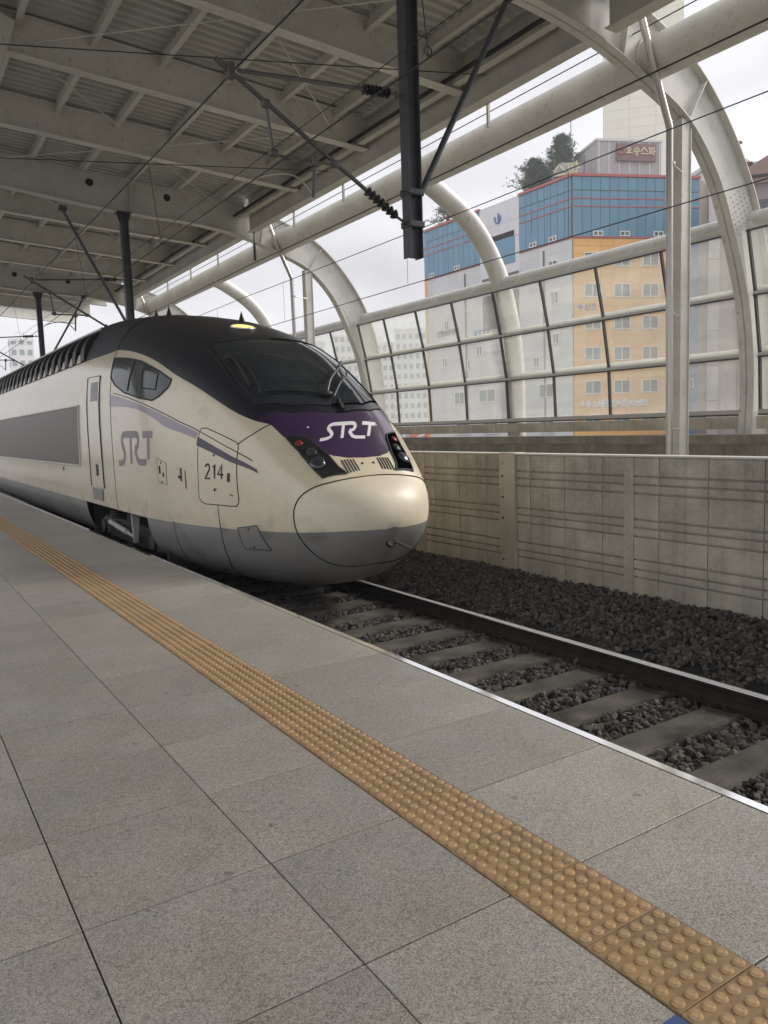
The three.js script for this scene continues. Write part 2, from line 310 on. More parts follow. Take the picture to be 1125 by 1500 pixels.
// ---------------------------------------------------------------- the roof: portals, beams, purlins, deck
const PZ = [5.46, -9.56, -24.58, -39.6], PITCH = 15.02;
const botY = x => 8.22 + 0.067 * (11.1 - x);                         // underside of the secondary beams
{
  const inn = smooth2([[-5.6, 9.05], [3.4, 8.42], [5.4, 8.2], [7.1, 8.06], [9.2, 7.96], [10.67, 7.73], [11.9, 7.34], [13.06, 6.85], [13.93, 6.0], [14.58, 4.77], [15.02, 3.55], [15.2, 2.1], [15.15, 0.9], [15.1, -0.9]]);
  const out = smooth2([[-5.6, 9.98], [3.4, 9.32], [9.2, 8.86], [11.2, 8.62], [12.3, 8.32], [13.2, 7.92], [14.1, 7.22], [14.98, 6.15], [15.5, 5.15], [15.82, 4.0], [15.98, 2.7], [15.98, 0.9], [15.95, -0.9]]);
  const HZ = [0.15];
  PZ.forEach((z, i) => {
    const g = thing('arch_frame', ['curved steel arch frame at the open end of the roof', 'curved white steel arch frame with a perforated patch, beside the stainless downpipe', 'curved white steel arch frame behind the train windscreen', 'curved steel arch frame past the rear of the train'][i], 'arch frame', 'curved arch frames of the roof', [0, 0, z]);
    part('web', muv(plate([...inn, ...out.slice().reverse()], -0.012, 0.012), 2), M.white, g);
    part('bottom_flange', muv(strip(inn, 0.026, -HZ[0], HZ[0]), 2), M.white, g);
    part('top_flange', muv(strip(out.slice().reverse(), 0.026, -HZ[0], HZ[0]), 2), M.white, g);
    for (const [a, b, c, d] of [[13.06, 6.85, 13.55, 7.66], [11.25, 7.58, 11.45, 8.52], [7.0, 8.08, 7.05, 9.0]]) part('stiffener', plate([[a, b + 0.03], [a + 0.02, b + 0.03], [c + 0.02, d - 0.03], [c, d - 0.03]], -HZ[0] + 0.01, HZ[0] - 0.01), M.white, g);
    // splice plate with rows of bolts on the curved leg
    const bl = []; for (let r = 0; r < 7; r++) for (let k = 0; k < 6; k++) bl.push(new THREE.CylinderGeometry(0.014, 0.014, 0.012, 6).rotateX(Math.PI / 2).translate(14.42 + k * 0.115 + r * 0.055, 5.62 - r * 0.085 + k * 0.07, 0.03));
    const sp = part('splice_plate', plate([[14.33, 5.72], [14.96, 6.08], [15.36, 5.42], [14.72, 5.02]], 0.0125, 0.022), M.white, g);
    const bm = part('bolts', merge(bl), M.frame, sp); bm.userData.kind = 'stuff';
    for (const x of [3.2, 5.9, 8.2]) part('service_hole', new THREE.CylinderGeometry(0.11, 0.11, 0.03, 18).rotateX(Math.PI / 2).translate(x, botY(x) - 0.02 + 0.3, 0.004), M.dark, g);
    // column below
    const c = thing('steel_column', ['white steel column at the open end of the roof', 'white steel column standing behind the barrier wall with a downpipe', 'white steel column seen beside the train windscreen', 'white steel column past the rear of the train'][i], 'column', 'columns carrying the arch frames', [13.0, 0, z]);
    part('flange', muv(bb(-0.14, -0.118, -0.95, 6.86, -0.12, 0.12), 2), M.white, c); part('flange', muv(bb(0.118, 0.14, -0.95, 6.72, -0.12, 0.12), 2), M.white, c);
    part('web', muv(bb(-0.117, 0.117, -0.95, 6.86, -0.1, 0.1), 2), M.white, c);
    const dp = thing('downpipe', ['stainless downpipe on the column at the open roof end', 'bent stainless steel downpipe clamped to the column', 'thin bent stainless downpipe on the column beside the windscreen', 'stainless downpipe on the column past the rear of the train'][i], 'downpipe', 'rainwater downpipes', [0, 0, z]);
    part('pipe', polyTube([V(11.35, 8.6, 0.28), V(11.75, 7.5, 0.33), V(12.22, 6.5, 0.33), V(12.28, 0.4, 0.33), V(12.28, -0.9, 0.33)], 0.062, 16), M.stainless, dp);
    for (const y of [5.9, 3.3, 1.2]) { const s = part('pipe_clamp', merge([new THREE.CylinderGeometry(0.072, 0.072, 0.05, 16).translate(12.275, y, 0.33), bar(V(12.3, y, 0.33), V(12.9, y, 0.1), 0.012, 6)]), M.stainless, dp); }
  });
  // secondary roof beams
  const zs = []; for (const z of PZ) for (let k = 1; k < 4; k++) zs.push(z - k * PITCH / 4); zs.push(9.2);
  zs.sort((a, b) => b - a).forEach((z, i) => {
    const b = thing('roof_beam', 'steel I-beam under the corrugated roof between two arch frames', 'roof beam', 'secondary roof beams', [0, 0, z]);
    const lo = [[-5.6, botY(-5.6)], [10.84, botY(10.84)]], hi = [[-5.6, botY(-5.6) + 0.75], [10.84, botY(10.84) + 0.75]];
    part('web', muv(plate([...lo, ...hi.slice().reverse()], -0.008, 0.008), 2), M.roofSteel, b);
    part('bottom_flange', muv(strip(lo, 0.022, -0.13, 0.13), 2), M.roofSteel, b);
    part('top_flange', muv(strip(hi, 0.02, -0.13, 0.13), 2), M.roofSteel, b);
  });
  // purlins
  for (let i = 0; i < 12; i++) {
    const x = 9.95 - i * 1.4, y = botY(x) + 0.56, p = thing('roof_purlin', 'slim steel purlin running lengthways under the corrugated deck', 'purlin', 'purlins under the roof deck', [x, y, 0]);
    part('web', bb(-0.005, 0.005, 0.012, 0.29, -48, 12), M.roofSteel, p); part('bottom_flange', bb(-0.06, 0.06, 0, 0.0115, -48, 12), M.roofSteel, p);
  }
  // corrugated deck: ridges run down the slope
  const D = thing('roof_deck', 'corrugated metal roof deck over the platform and track', 'roof', null);
  const pr = []; for (let z = 12; z > -48; z -= 0.26) pr.push([z, 0], [z - 0.10, 0], [z - 0.125, 0.075], [z - 0.235, 0.075]);
  const xs = [11.1, 8.55, 5.75, 2.95, 0.15, -2.65, -5.7];
  for (let i = 0; i < xs.length - 1; i++) {
    const a = xs[i], b = xs[i + 1] - 0.05, ya = botY(a) + 0.815 - (i ? 0.012 : 0), yb = botY(b) + 0.815, pos = [];
    for (let k = 0; k < pr.length - 1; k++) { const [z0, h0] = pr[k], [z1, h1] = pr[k + 1]; pos.push(a, ya + h0, z0, b, yb + h0, z0, b, yb + h1, z1, a, ya + h0, z0, b, yb + h1, z1, a, ya + h1, z1); }
    const top = 0.2; pos.push(a, ya + top, 12, a, ya + top, -48, b, yb + top, -48, a, ya + top, 12, b, yb + top, -48, b, yb + top, 12);
    const g = new THREE.BufferGeometry(); g.setAttribute('position', new THREE.Float32BufferAttribute(pos, 3)); g.computeVertexNormals(); part('deck_sheet', g, M.deck, D);
  }
  // eaves: edge beam with a wide lip
  for (let k = 0; k < 4; k++) {
    const z0 = k === 0 ? 12 : PZ[k - 1] - 0.16, z1 = PZ[k] + 0.16, e = thing('eaves_beam', 'steel edge beam with a pale bottom lip along the roof edge', 'edge beam', 'edge beams along the eaves');
    part('web', muv(bb(10.86, 10.88, 7.9, 8.95, z1, z0), 2), M.fascia, e); part('bottom_lip', muv(bb(10.75, 11.03, 7.875, 7.8995, z1, z0), 2), M.fascia, e); part('top_lip', bb(10.7, 11.3, 8.951, 8.97, z1, z0), M.fascia, e);
    part('gutter', muv(bb(10.5, 10.68, 8.32, 8.52, z1, z0), 2), M.roofSteel, e); part('conduit', bar(V(10.33, 8.36, z0), V(10.33, 8.36, z1), 0.045, 8), M.dark, e);
    for (let q = 1; q < 5; q++) part('hanger', box(0.05, 0.5, 0.05, 11.0, 7.66, z0 + (z1 - z0) * q / 5), M.fascia, e);
  }
  // large tube along the eaves
  const T = thing('eaves_tube', 'large round steel tube running along just outside the roof edge', 'steel tube', null, [12.1, 7.72, 0]);
  for (let k = 0; k < 4; k++) { const z0 = k === 0 ? 12 : PZ[k - 1] - 0.02, z1 = PZ[k] + 0.02; part('tube_section', muv(new THREE.CylinderGeometry(0.36, 0.36, z0 - z1, 40, 1, true).rotateX(Math.PI / 2).translate(0, 0, (z0 + z1) / 2), 2), M.white, T); for (const z of [z0 - 0.015, z1 + 0.015]) part('end_ring', new THREE.CylinderGeometry(0.4, 0.4, 0.03, 40).rotateX(Math.PI / 2).translate(0, 0, z), M.white, T); }
  for (let k = 0; k < 3; k++) solo('eaves_cable', bar(V(11.62, 8.05, PZ[k]), V(11.62, 8.05, PZ[k + 1]), 0.012, 6), M.wire, 'thin grey cable stretched along the large eaves tube', 'cable', 'thin cables beside the eaves tube');
  // curved round tubes half way between the portals
  for (let k = 0; k < 3; k++) {
    const z = (PZ[k] + PZ[k + 1]) / 2;
    solo('curved_tube', muv(tube([V(12.5, 7.78, z), V(12.95, 7.62, z), V(14.15, 6.86, z), V(15.0, 5.75, z), V(15.47, 4.5, z), V(15.7, 3.0, z), V(15.72, 1.1, z), V(15.7, -0.9, z)], 0.262, 60, 20), 2), M.white, ['curved round steel tube at the open end of the glass screen', 'thick curved white tube in front of the grey office building', 'curved white tube rising behind the train roof'][k], 'curved tube', 'curved tubes of the glass screen');
  }
  // diagonal bracing rods in the roof plane
  const rods = [[3.0, -17.07, 9.9, -9.7], [9.9, -17.07, 3.0, -9.7], [3.0, -24.4, 9.9, -17.2], [9.9, -24.4, 3.0, -17.2], [3.0, -39.4, 9.9, -32.2], [9.9, -32.0, 3.0, -24.8]];
  for (const [x0, z0, x1, z1] of rods) solo('bracing_rod', bar(V(x0, botY(x0) + 0.25, z0), V(x1, botY(x1) + 0.25, z1), 0.014, 6), M.roofSteel, 'thin diagonal bracing rod under the roof deck', 'bracing rod', 'roof bracing rods');
  for (const z of [-16.2, -22.5]) solo('tie_wire', bar(V(-3, 8.3, z - 1.5), V(10.4, 8.05, z + 4.2), 0.011, 6), M.wire, 'thin dark tie wire stretched across under the beams', 'tie wire', 'tie wires under the roof');
  // inclined strut at the platform side
  const st = thing('inclined_strut', 'beige inclined steel strut meeting the roof beam at the corner of the roof', 'strut', null);
  part('strut_body', muv(beam(V(-0.35, 0, -16.9), V(2.62, 9.3, -16.9), 0.5, 0.5), 2), M.roofSteel, st); part('base_plate', bb(-0.75, 0.05, 0.001, 0.03, -17.3, -16.5), M.roofSteel, st);
}

// ---------------------------------------------------------------- glass screen between the arches
{
  const prof = [[14.92, 5.1], [15.2, 3.86], [15.4, 2.64], [15.46, 1.48]];
  const glassGeo = [0, 1, 2].map(r => { const [x0, y0] = prof[r], [x1, y1] = prof[r + 1], L = Math.hypot(x1 - x0, y1 - y0); return muv(box(0.012, L - 0.07, PITCH / 8 - 0.045), 2.4, r * 0.3, r * 0.2).rotateZ(-Math.atan2(x1 - x0, y0 - y1) * -1); });
  const filmGeo = [0, 1, 2].map(r => { const [x0, y0] = prof[r], [x1, y1] = prof[r + 1], L = Math.hypot(x1 - x0, y1 - y0); const g = new THREE.PlaneGeometry(PITCH / 8 - 0.05, L - 0.075); return g.rotateY(-Math.PI / 2).translate(-0.0085, 0, 0).rotateZ(Math.atan2(x1 - x0, y0 - y1)); });
  for (let k = 0; k < 3; k++) {
    const z0 = PZ[k], z1 = PZ[k + 1];
    const g = thing('glass_screen', ['glass screen bay between the perforated arch and the open roof end', 'glass screen bay of three rows of panes in front of the orange building', 'glass screen bay behind the train windscreen'][k], 'glass screen', 'curved glass screens');
    const n = 8, dz = (z0 - z1) / n;
    prof.forEach(([x, y], r) => {
      const h = r === 0 ? 0.07 : r === 3 ? 0.09 : 0.055, w = 0.1;
      part('rail_bar', muv(bb(x - w, x + 0.03, y - h / 2, y + h / 2, z1 + 0.17, z0 - 0.17), 2), r === 0 ? M.frame : M.frame, g);
      part('seal_bar', bb(x - w - 0.012, x - w + 0.02, y - h / 2 - 0.035, y - h / 2 - 0.001, z1 + 0.17, z0 - 0.17), M.mull, g);
      if (r > 0 && r < 3) part('support_tube', bar(V(x + 0.14, y + 0.09, z0 - 0.17), V(x + 0.14, y + 0.09, z1 + 0.17), 0.075, 12), M.white, g);
    });
    part('sill', muv(bb(15.3, 15.62, 1.12, 1.38, z1 + 0.17, z0 - 0.17), 2), M.concrete, g);
    for (let i = 0; i <= n; i++) for (let r = 0; r < 3; r++) {
      const z = z0 - i * dz + (i === 0 ? -0.19 : i === n ? 0.19 : 0), [x0, y0] = prof[r], [x1, y1] = prof[r + 1];
      part('mullion', beam(V(x0 - 0.05, y0 - 0.04, z), V(x1 - 0.05, y1 + 0.04, z), 0.045, 0.07), M.mull, g);
    }
    for (let i = 0; i < n; i++) for (let r = 0; r < 3; r++) { const p = part('glass_pane', glassGeo[r], M.glass, g); part('dirt_film', filmGeo[r], M.film, p); p.position.set((prof[r][0] + prof[r + 1][0]) / 2, (prof[r][1] + prof[r + 1][1]) / 2, z0 - (i + 0.5) * dz); }
    const t = thing('screen_top_tube', ['pale tube along the glass top at the open roof end', 'pale round tube along the top of the glass before the orange building', 'pale round tube along the top of the glass behind the train'][k], 'steel tube', 'tubes above the glass screens');
    part('tube', muv(bar(V(15.12, 5.33, z0 - 0.16), V(15.12, 5.33, z1 + 0.16), 0.13, 20), 2), M.white, t);
    for (let i = 0; i < n; i++) part('bracket', beam(V(14.92, 5.135, z0 - (i + 0.55) * dz), V(15.04, 5.36, z0 - (i + 0.4) * dz), 0.06, 0.05), M.white, t);
  }
}

// ---------------------------------------------------------------- overhead line equipment
{
  const skirtIns = (a, b, r, n) => { const d = b.clone().sub(a), l = [bar(a, b, r * 0.45, 8)]; for (let i = 0; i < n; i++) { const t0 = (i + 0.2) / n, t1 = (i + 0.75) / n; l.push(bar(a.clone().addScaledVector(d, t0), a.clone().addScaledVector(d, t1), r, 12, r * 0.7)); } return merge(l); };
  const lab = ['hanging catenary mast with arms and insulators in front of the eaves tube', 'hanging catenary mast with a flanged top above the train cab', 'hanging catenary mast above the train roof louvres'];
  [1, 2, 3].forEach((k, i) => {
    const z = PZ[k], g = thing('catenary_drop_post', lab[i], 'drop post', 'catenary posts hung from the roof', [6.83, 0, z]);
    const top = 8.09;
    // H section post
    part('post_flange', bb(-0.11, -0.095, 3.86, top, -0.1, 0.1), M.galv, g); part('post_flange', bb(0.095, 0.11, 3.86, top, -0.1, 0.1), M.galv, g); part('post_web', bb(-0.094, 0.094, 3.86, top, -0.008, 0.008), M.galv, g);
    part('cap_plate', rbox(0.46, 0.03, 0.42, 0, top - 0.016, 0), M.galv, g); const gu = part('gusset', merge([0, 1].map(s => plate([[s ? 0.11 : -0.11, top - 0.03], [s ? 0.22 : -0.22, top - 0.03], [s ? 0.11 : -0.11, top - 0.35]], -0.01, 0.01))), M.galv, g);
    for (const y of [4.78, 4.33]) part('clamp_collar', merge([rbox(0.27, 0.09, 0.25, 0, y, 0, 0.02), bb(-0.2, 0.2, y - 0.015, y + 0.015, -0.02, 0.02)]), M.galv, g);
    const sx = i === 0 ? 1.9 : i === 1 ? -1.75 : 2.0, sb = part('stay', bar(V(sx, 7.95, 0.05), V(sx > 0 ? 0.13 : -0.13, 4.8, 0.05), 0.045, 12), M.galv, g); part('stay_shoe', rbox(0.22, 0.16, 0.2, sx, 7.99, 0.05, 0.02), M.galv, g);
    // cantilever
    const c = thing('cantilever_arm', ['grey tubular cantilever with ribbed insulators reaching over the track', 'cantilever arm of the mast above the train cab', 'cantilever arm of the mast above the roof louvres'][i], 'cantilever', 'cantilevers holding the overhead wires', [0, 0, z]);
    part('top_tube', bar(V(4.2, 5.93, 0), V(6.05, 6.07, 0), 0.026, 10), M.arm, c);
    part('diagonal_tube', bar(V(3.9, 6.02, 0), V(6.05, 4.72, 0), 0.03, 10), M.arm, c);
    const i1 = part('insulator', skirtIns(V(6.05, 6.07, 0), V(6.5, 6.1, 0), 0.075, 7), M.insul, c); part('insulator', skirtIns(V(6.05, 4.72, 0), V(6.55, 4.42, 0), 0.075, 7), M.insul, c);
    part('link', merge([bar(V(6.5, 6.1, 0), V(6.72, 6.1, 0), 0.016, 8), bar(V(6.55, 4.42, 0), V(6.73, 4.33, 0), 0.02, 8), new THREE.TorusGeometry(0.035, 0.01, 6, 12).translate(6.6, 6.1, 0)]), M.arm, c);
    part('strut_tube', bar(V(4.56, 5.6, 0), V(4.64, 5.0, 0), 0.02, 8), M.arm, c);
    part('registration_tube', bar(V(4.62, 4.98, 0), V(5.6, 4.99, 0), 0.02, 8), M.arm, c);
    part('drop_bracket', bar(V(5.24, 5.0, 0), V(5.2, 4.52, 0), 0.022, 8), M.arm, c);
    part('steady_arm', tube([V(5.18, 4.56, 0), V(4.98, 4.74, 0), V(4.72, 4.76, 0), V(4.36, 4.66, 0)], 0.013, 20, 8), M.stainless, c);
    part('clamp', merge([rbox(0.1, 0.2, 0.1, 4.1, 5.9, 0, 0.03), rbox(0.11, 0.11, 0.09, 4.56, 5.6, 0, 0.03), rbox(0.13, 0.1, 0.09, 4.64, 5.0, 0, 0.03), rbox(0.12, 0.1, 0.09, 5.56, 5.0, 0, 0.03), rbox(0.1, 0.13, 0.09, 5.24, 4.98, 0, 0.03)]), M.arm, c);
  });
  const sagWire = (x, y, r, zs, sag, x2 = x) => { const l = []; for (let i = 0; i < zs.length - 1; i++) for (let k = 0; k < 6; k++) { const f = t => V(x + (x2 - x) * 0, y - sag * 4 * t * (1 - t), zs[i] + (zs[i + 1] - zs[i]) * t); l.push(bar(f(k / 6), f((k + 1) / 6), r, 6)); } return merge(l); };
  solo('contact_wire', sagWire(4.36, 4.64, 0.0085, [10, ...PZ, -70], 0.0), M.wire, 'taut dark contact wire over the centre of the track', 'wire');
  solo('messenger_wire', sagWire(4.2, 5.98, 0.011, [10, ...PZ, -70], 0.05), M.wire, 'upper messenger wire held by the cantilevers below the roof', 'wire');
  solo('auxiliary_wire', sagWire(4.62, 5.05, 0.0055, [10, ...PZ, -70], 0.0), M.wire, 'thin auxiliary wire beside the contact wire', 'wire');
  solo('feeder_cable', sagWire(10.9, 6.9, 0.016, [12, -9.56, -24.58, -39.6, -60], 0.03), M.wire, 'thick black feeder cable running below the large eaves tube', 'cable');
  for (const z of [-24.2, -39.2]) solo('hanging_insulator', merge([bar(V(10.9, 7.86, z), V(10.9, 7.5, z), 0.02, 8), skirtIns(V(10.9, 7.5, z), V(10.9, 6.95, z), 0.06, 7)]), M.insul, 'dark ribbed insulator hanging from the roof edge', 'insulator', 'insulators holding the feeder cable');
  solo('second_messenger_wire', sagWire(10.6, 5.81, 0.010, [12, -9.56, -24.58, -39.6, -60], 0.02), M.wire, 'upper wire of the second track crossing in front of the blue glazing', 'wire');
  solo('second_contact_wire', sagWire(10.6, 4.65, 0.0095, [12, -9.56, -24.58, -39.6, -60], 0), M.wire, 'lower wire of the second track crossing in front of the glass screen', 'wire');
  for (const z of [-10.1, -15.1, -21.6, -27]) solo('wire_dropper', bar(V(10.6, 4.65, z), V(10.6, 5.8, z), 0.005, 5), M.wire, 'thin vertical dropper joining the two wires past the wall', 'dropper', 'droppers of the second track');
  for (const z of [-5.8, -13.5, -19.2, -29]) solo('track_wire_dropper', merge([bar(V(4.36, 4.65, z), V(4.22, 5.95, z), 0.005, 5), new THREE.TorusGeometry(0.04, 0.006, 5, 10).translate(4.36, 4.7, z)]), M.wire, 'thin vertical dropper between contact and messenger wire over the track', 'dropper', 'droppers over the track');
}
// ---------------------------------------------------------------- the train: a power car lofted from its nose back
const PM = {
  cream: S(0.74, 0.68, 0.52, 0.3, { clearcoat: 0.6, clearcoatRoughness: 0.12, map: trainDirt }),
  noseCream: S(0.77, 0.725, 0.575, 0.45, { clearcoat: 0.12, clearcoatRoughness: 0.45, map: trainDirt }),
  grey: S(0.27, 0.27, 0.265, 0.42, { clearcoat: 0.3, clearcoatRoughness: 0.25, map: trainDirt }),
  navy: S(0.009, 0.010, 0.02, 0.38, { clearcoat: 0.25, clearcoatRoughness: 0.3 }),
  roof: S(0.030, 0.031, 0.040, 0.6),
  purple: S(0.045, 0.02, 0.068, 0.3, { clearcoat: 0.7, clearcoatRoughness: 0.08 }),
  black: S(0.012, 0.012, 0.014, 0.5),
  gloss: S(0.012, 0.013, 0.016, 0.06, { clearcoat: 1, clearcoatRoughness: 0.03 }),
  shield: S(0.024, 0.031, 0.038, 0.06, { ior: 1.5 }),
  sideGlass: S(0.045, 0.058, 0.058, 0.08, { ior: 1.32 }),
  mesh: S(0.085, 0.068, 0.05, 0.4),
  trim: S(0.66, 0.64, 0.58, 0.35),
  stripe: S(0.27, 0.24, 0.30, 0.35, { clearcoat: 0.4 }),
  plum: S(0.065, 0.05, 0.08, 0.4),
  letter: S(0.80, 0.79, 0.82, 0.35),
  sideLetter: S(0.24, 0.215, 0.24, 0.4),
  ink: S(0.03, 0.03, 0.034, 0.6),
  lens: S(0.95, 0.96, 0.97, 0.02, { transmission: 1, thickness: 0, ior: 1.5 }),
  chrome: S(0.75, 0.76, 0.78, 0.15, { metalness: 1 }),
  smoke: S(0.10, 0.105, 0.115, 0.12, { metalness: 0.6 }), red: S(0.28, 0.02, 0.02, 0.3),
  amber: S(0.75, 0.66, 0.22, 0.3, { emissive: new THREE.Color(0.85, 0.72, 0.22), emissiveIntensity: 0.45 }),
  under: S(0.02, 0.019, 0.018, 0.8), wheel: S(0.10, 0.085, 0.075, 0.6, { metalness: 0.5 }), pale: S(0.42, 0.42, 0.40, 0.5),
};
{
  const ZT = -6.56, XT = 4.36;
  const pchip = tab => {
    const x = tab.map(a => Math.sqrt(a[0])), y = tab.map(a => a[1]), n = x.length, h = [], d = [], m = new Array(n).fill(0);
    for (let i = 0; i < n - 1; i++) { h.push(x[i + 1] - x[i]); d.push((y[i + 1] - y[i]) / h[i]); }
    m[0] = d[0]; m[n - 1] = d[n - 2];
    for (let i = 1; i < n - 1; i++) if (d[i - 1] * d[i] > 0) { const w1 = 2 * h[i] + h[i - 1], w2 = h[i] + 2 * h[i - 1]; m[i] = (w1 + w2) / (w1 / d[i - 1] + w2 / d[i]); }
    return q => { let i = 0; while (i < n - 2 && q > x[i + 1]) i++; const t = (q - x[i]) / h[i], u = 1 - t; return (1 + 2 * t) * u * u * y[i] + t * u * u * h[i] * m[i] + t * t * (3 - 2 * t) * y[i + 1] + t * t * (t - 1) * h[i] * m[i + 1]; };
  };
  const YT = pchip([[0, .5], [.02, .62], [.08, .74], [.22, .86], [.37, .93], [.47, 1.03], [.91, 1.40], [1.19, 1.66], [1.9, 2.15], [2.6, 2.52], [3.66, 2.86], [4.9, 3.15], [6, 3.31], [8, 3.45], [30, 3.48]]);
  const YB = pchip([[0, .5], [.03, .36], [.17, .16], [.5, -.10], [.9, -.29], [1.4, -.38], [3, -.40], [30, -.40]]);
  const YC = pchip([[0, .5], [.5, .55], [1.3, .7], [3, .9], [6, 1.0], [30, 1.0]]);
  const HW = pchip([[0, 0], [.02, .18], [.1, .39], [.25, .58], [.45, .755], [.8, .93], [1.3, 1.075], [1.9, 1.205], [2.9, 1.335], [4.1, 1.41], [5.5, 1.42], [30, 1.42]]);
  const NU = pchip([[0, 2.2], [.5, 2.6], [1.3, 2.65], [2.5, 2.8], [3.5, 3.1], [6, 3.4], [30, 3.6]]);
  const NL = pchip([[0, 2.2], [.5, 2.2], [1.0, 2.3], [2, 3.2], [3, 4], [30, 5]]);
  function P(q, f) {
    const c = Math.cos(f), s = Math.sin(f), yc = YC(q), n = s >= 0 ? NU(q) : NL(q), h = s >= 0 ? YT(q) - yc : yc - YB(q);
    const r = Math.pow(Math.pow(Math.abs(c), n) + Math.pow(Math.abs(s), n), -1 / n);
    return V(XT + HW(q) * c * r, yc + h * s * r, ZT - q * q);
  }
  function Nrm(q, f) {
    if (q < 0.03) return V(0, 0, 1);
    const e = 0.004, a = P(q + e, f).sub(P(Math.max(0, q - e), f)), b = P(q, f + e).sub(P(q, f - e)), n = b.cross(a).normalize();
    return n.dot(V(Math.cos(f), Math.sin(f), 0.25)) < 0 ? n.negate() : n;
  }
  const at = (q, f, o = 0) => P(q, f).addScaledVector(Nrm(q, f), o);
  // a skin patch: the polygon in (q, angle), cut along a fine grid, laid on the loft
  function clipHalf(p, ax, v, keepGreater) {
    const o = [], ins = a => keepGreater ? a[ax] >= v : a[ax] <= v;
    for (let i = 0; i < p.length; i++) {
      const a = p[i], b = p[(i + 1) % p.length], ia = ins(a), ib = ins(b);
      if (ia) o.push(a);
      if (ia !== ib) { const t = (v - a[ax]) / (b[ax] - a[ax]), c = [a[0] + (b[0] - a[0]) * t, a[1] + (b[1] - a[1]) * t]; c[ax] = v; o.push(c); }
    }
    return o;
  }
  function skin(poly, off = 0, dq = 0.03, df = 0.035, mirror = true) {
    const pos = [], nor = [], uv = [];
    let q0 = 1e9, q1 = -1e9; for (const [a] of poly) { q0 = Math.min(q0, a); q1 = Math.max(q1, a); }
    for (let i = Math.floor(q0 / dq); i * dq < q1; i++) {
      let c = clipHalf(clipHalf(poly, 0, i * dq, true), 0, (i + 1) * dq, false); if (c.length < 3) continue;
      let f0 = 1e9, f1 = -1e9; for (const [, b] of c) { f0 = Math.min(f0, b); f1 = Math.max(f1, b); }
      for (let j = Math.floor(f0 / df); j * df < f1; j++) {
        let d = clipHalf(clipHalf(c, 1, j * df, true), 1, (j + 1) * df, false);
        d = d.filter((a, k) => { const b = d[(k + 1) % d.length]; return Math.abs(a[0] - b[0]) + Math.abs(a[1] - b[1]) > 1e-6; });
        if (d.length < 3) continue;
        const v2 = d.map(a => new THREE.Vector2(a[0] * 10, a[1] * 10));
        const rev = THREE.ShapeUtils.isClockWise(v2); if (rev) { v2.reverse(); d.reverse(); }
        const tri = d.length === 3 ? [[0, 1, 2]] : THREE.ShapeUtils.triangulateShape(v2, []);
        for (const t of tri) for (const k of t) {
          const [q, f] = d[k], n = Nrm(q, f), p = P(q, f).addScaledVector(n, off);
          pos.push(p.x, p.y, p.z); nor.push(n.x, n.y, n.z); uv.push((q < 0.8 ? p.x : p.z) / 3, p.y / 3);
        }
      }
    }
    if (mirror) { const n = pos.length / 3; for (let i = 0; i < n; i += 3) for (const k of [0, 2, 1]) { const o = (i + k) * 3; pos.push(2 * XT - pos[o], pos[o + 1], pos[o + 2]); nor.push(-nor[o], nor[o + 1], nor[o + 2]); uv.push(uv[(i + k) * 2], uv[(i + k) * 2 + 1]); } }
    const g = new THREE.BufferGeometry();
    g.setAttribute('position', new THREE.Float32BufferAttribute(pos, 3)); g.setAttribute('normal', new THREE.Float32BufferAttribute(nor, 3)); g.setAttribute('uv', new THREE.Float32BufferAttribute(uv, 2));
    return g;
  }
  const mir = g => { const m = g.clone(); const p = m.attributes.position, n = m.attributes.normal; for (let i = 0; i < p.count; i++) { p.setX(i, 2 * XT - p.getX(i)); n.setX(i, -n.getX(i)); } if (m.index) { const ix = m.index.array; for (let i = 0; i < ix.length; i += 3) { const t = ix[i + 1]; ix[i + 1] = ix[i + 2]; ix[i + 2] = t; } } return m; };
  const line = (pts, r = 0.006, off = 0.001, seg = 40) => { const fine = []; for (let i = 0; i < pts.length - 1; i++) for (let k = 0; k < 6; k++) fine.push(at(pts[i][0] + (pts[i + 1][0] - pts[i][0]) * k / 6, pts[i][1] + (pts[i + 1][1] - pts[i][1]) * k / 6, off)); fine.push(at(...pts[pts.length - 1], off)); return tube(fine, r, Math.max(seg, fine.length * 2), 6); };
  const curve = (pts, n = 6) => { const c = new THREE.CatmullRomCurve3(pts.map(([a, b]) => V(a, b, 0)), false, 'centripetal'); return c.getPoints((pts.length - 1) * n).map(p => [p.x, p.y]); };
  const two = (name, g, mat, parent) => { part(name, g, mat, parent); return part(name, mir(plain(g.clone())), mat, parent); };
  const both = g => merge([g, mir(plain(g.clone()))]);
  const PI = Math.PI, H2 = PI / 2, B2 = 3 * PI / 2, QE = 4.74;        // QE: rear end of the power car
  const T = thing('high_speed_train', 'cream high-speed train with dark windscreen hood and grey skirt standing at the platform', 'train');

  // measured outlines on the skin, (q, angle)
  const seam = curve([[0.599, H2], [0.6, 1.935], [0.634, 2.289], [0.682, 2.553], [0.736, 2.79], [0.772, 3.034], [0.778, 3.232], [0.768, 3.423], [0.744, 3.624], [0.718, 3.865], [0.692, 4.107], [0.648, 4.357], [0.604, B2]], 5);
  const atY = (q, y) => { let lo = H2, hi = B2; for (let i = 0; i < 40; i++) { const m = (lo + hi) / 2; P(q, m).y > y ? lo = m : hi = m; } return (lo + hi) / 2; };
  const SK = z => z > -7.3 ? 0.385 : z > -9.5 ? 0.345 : 0.31;
  const yS = q => { const z = ZT - q * q; const k = Math.min(1, Math.max(0, (q - 0.4) / 1.6)); return 0.395 - 0.085 * k; };
  const cowlB = [[2.348, 2.425], [2.146, 2.419], [1.93, 2.428], [1.754, 2.462], [1.628, 2.468], [1.45, 2.464], [1.286, 2.44], [1.176, 2.384], [1.106, 2.308]];
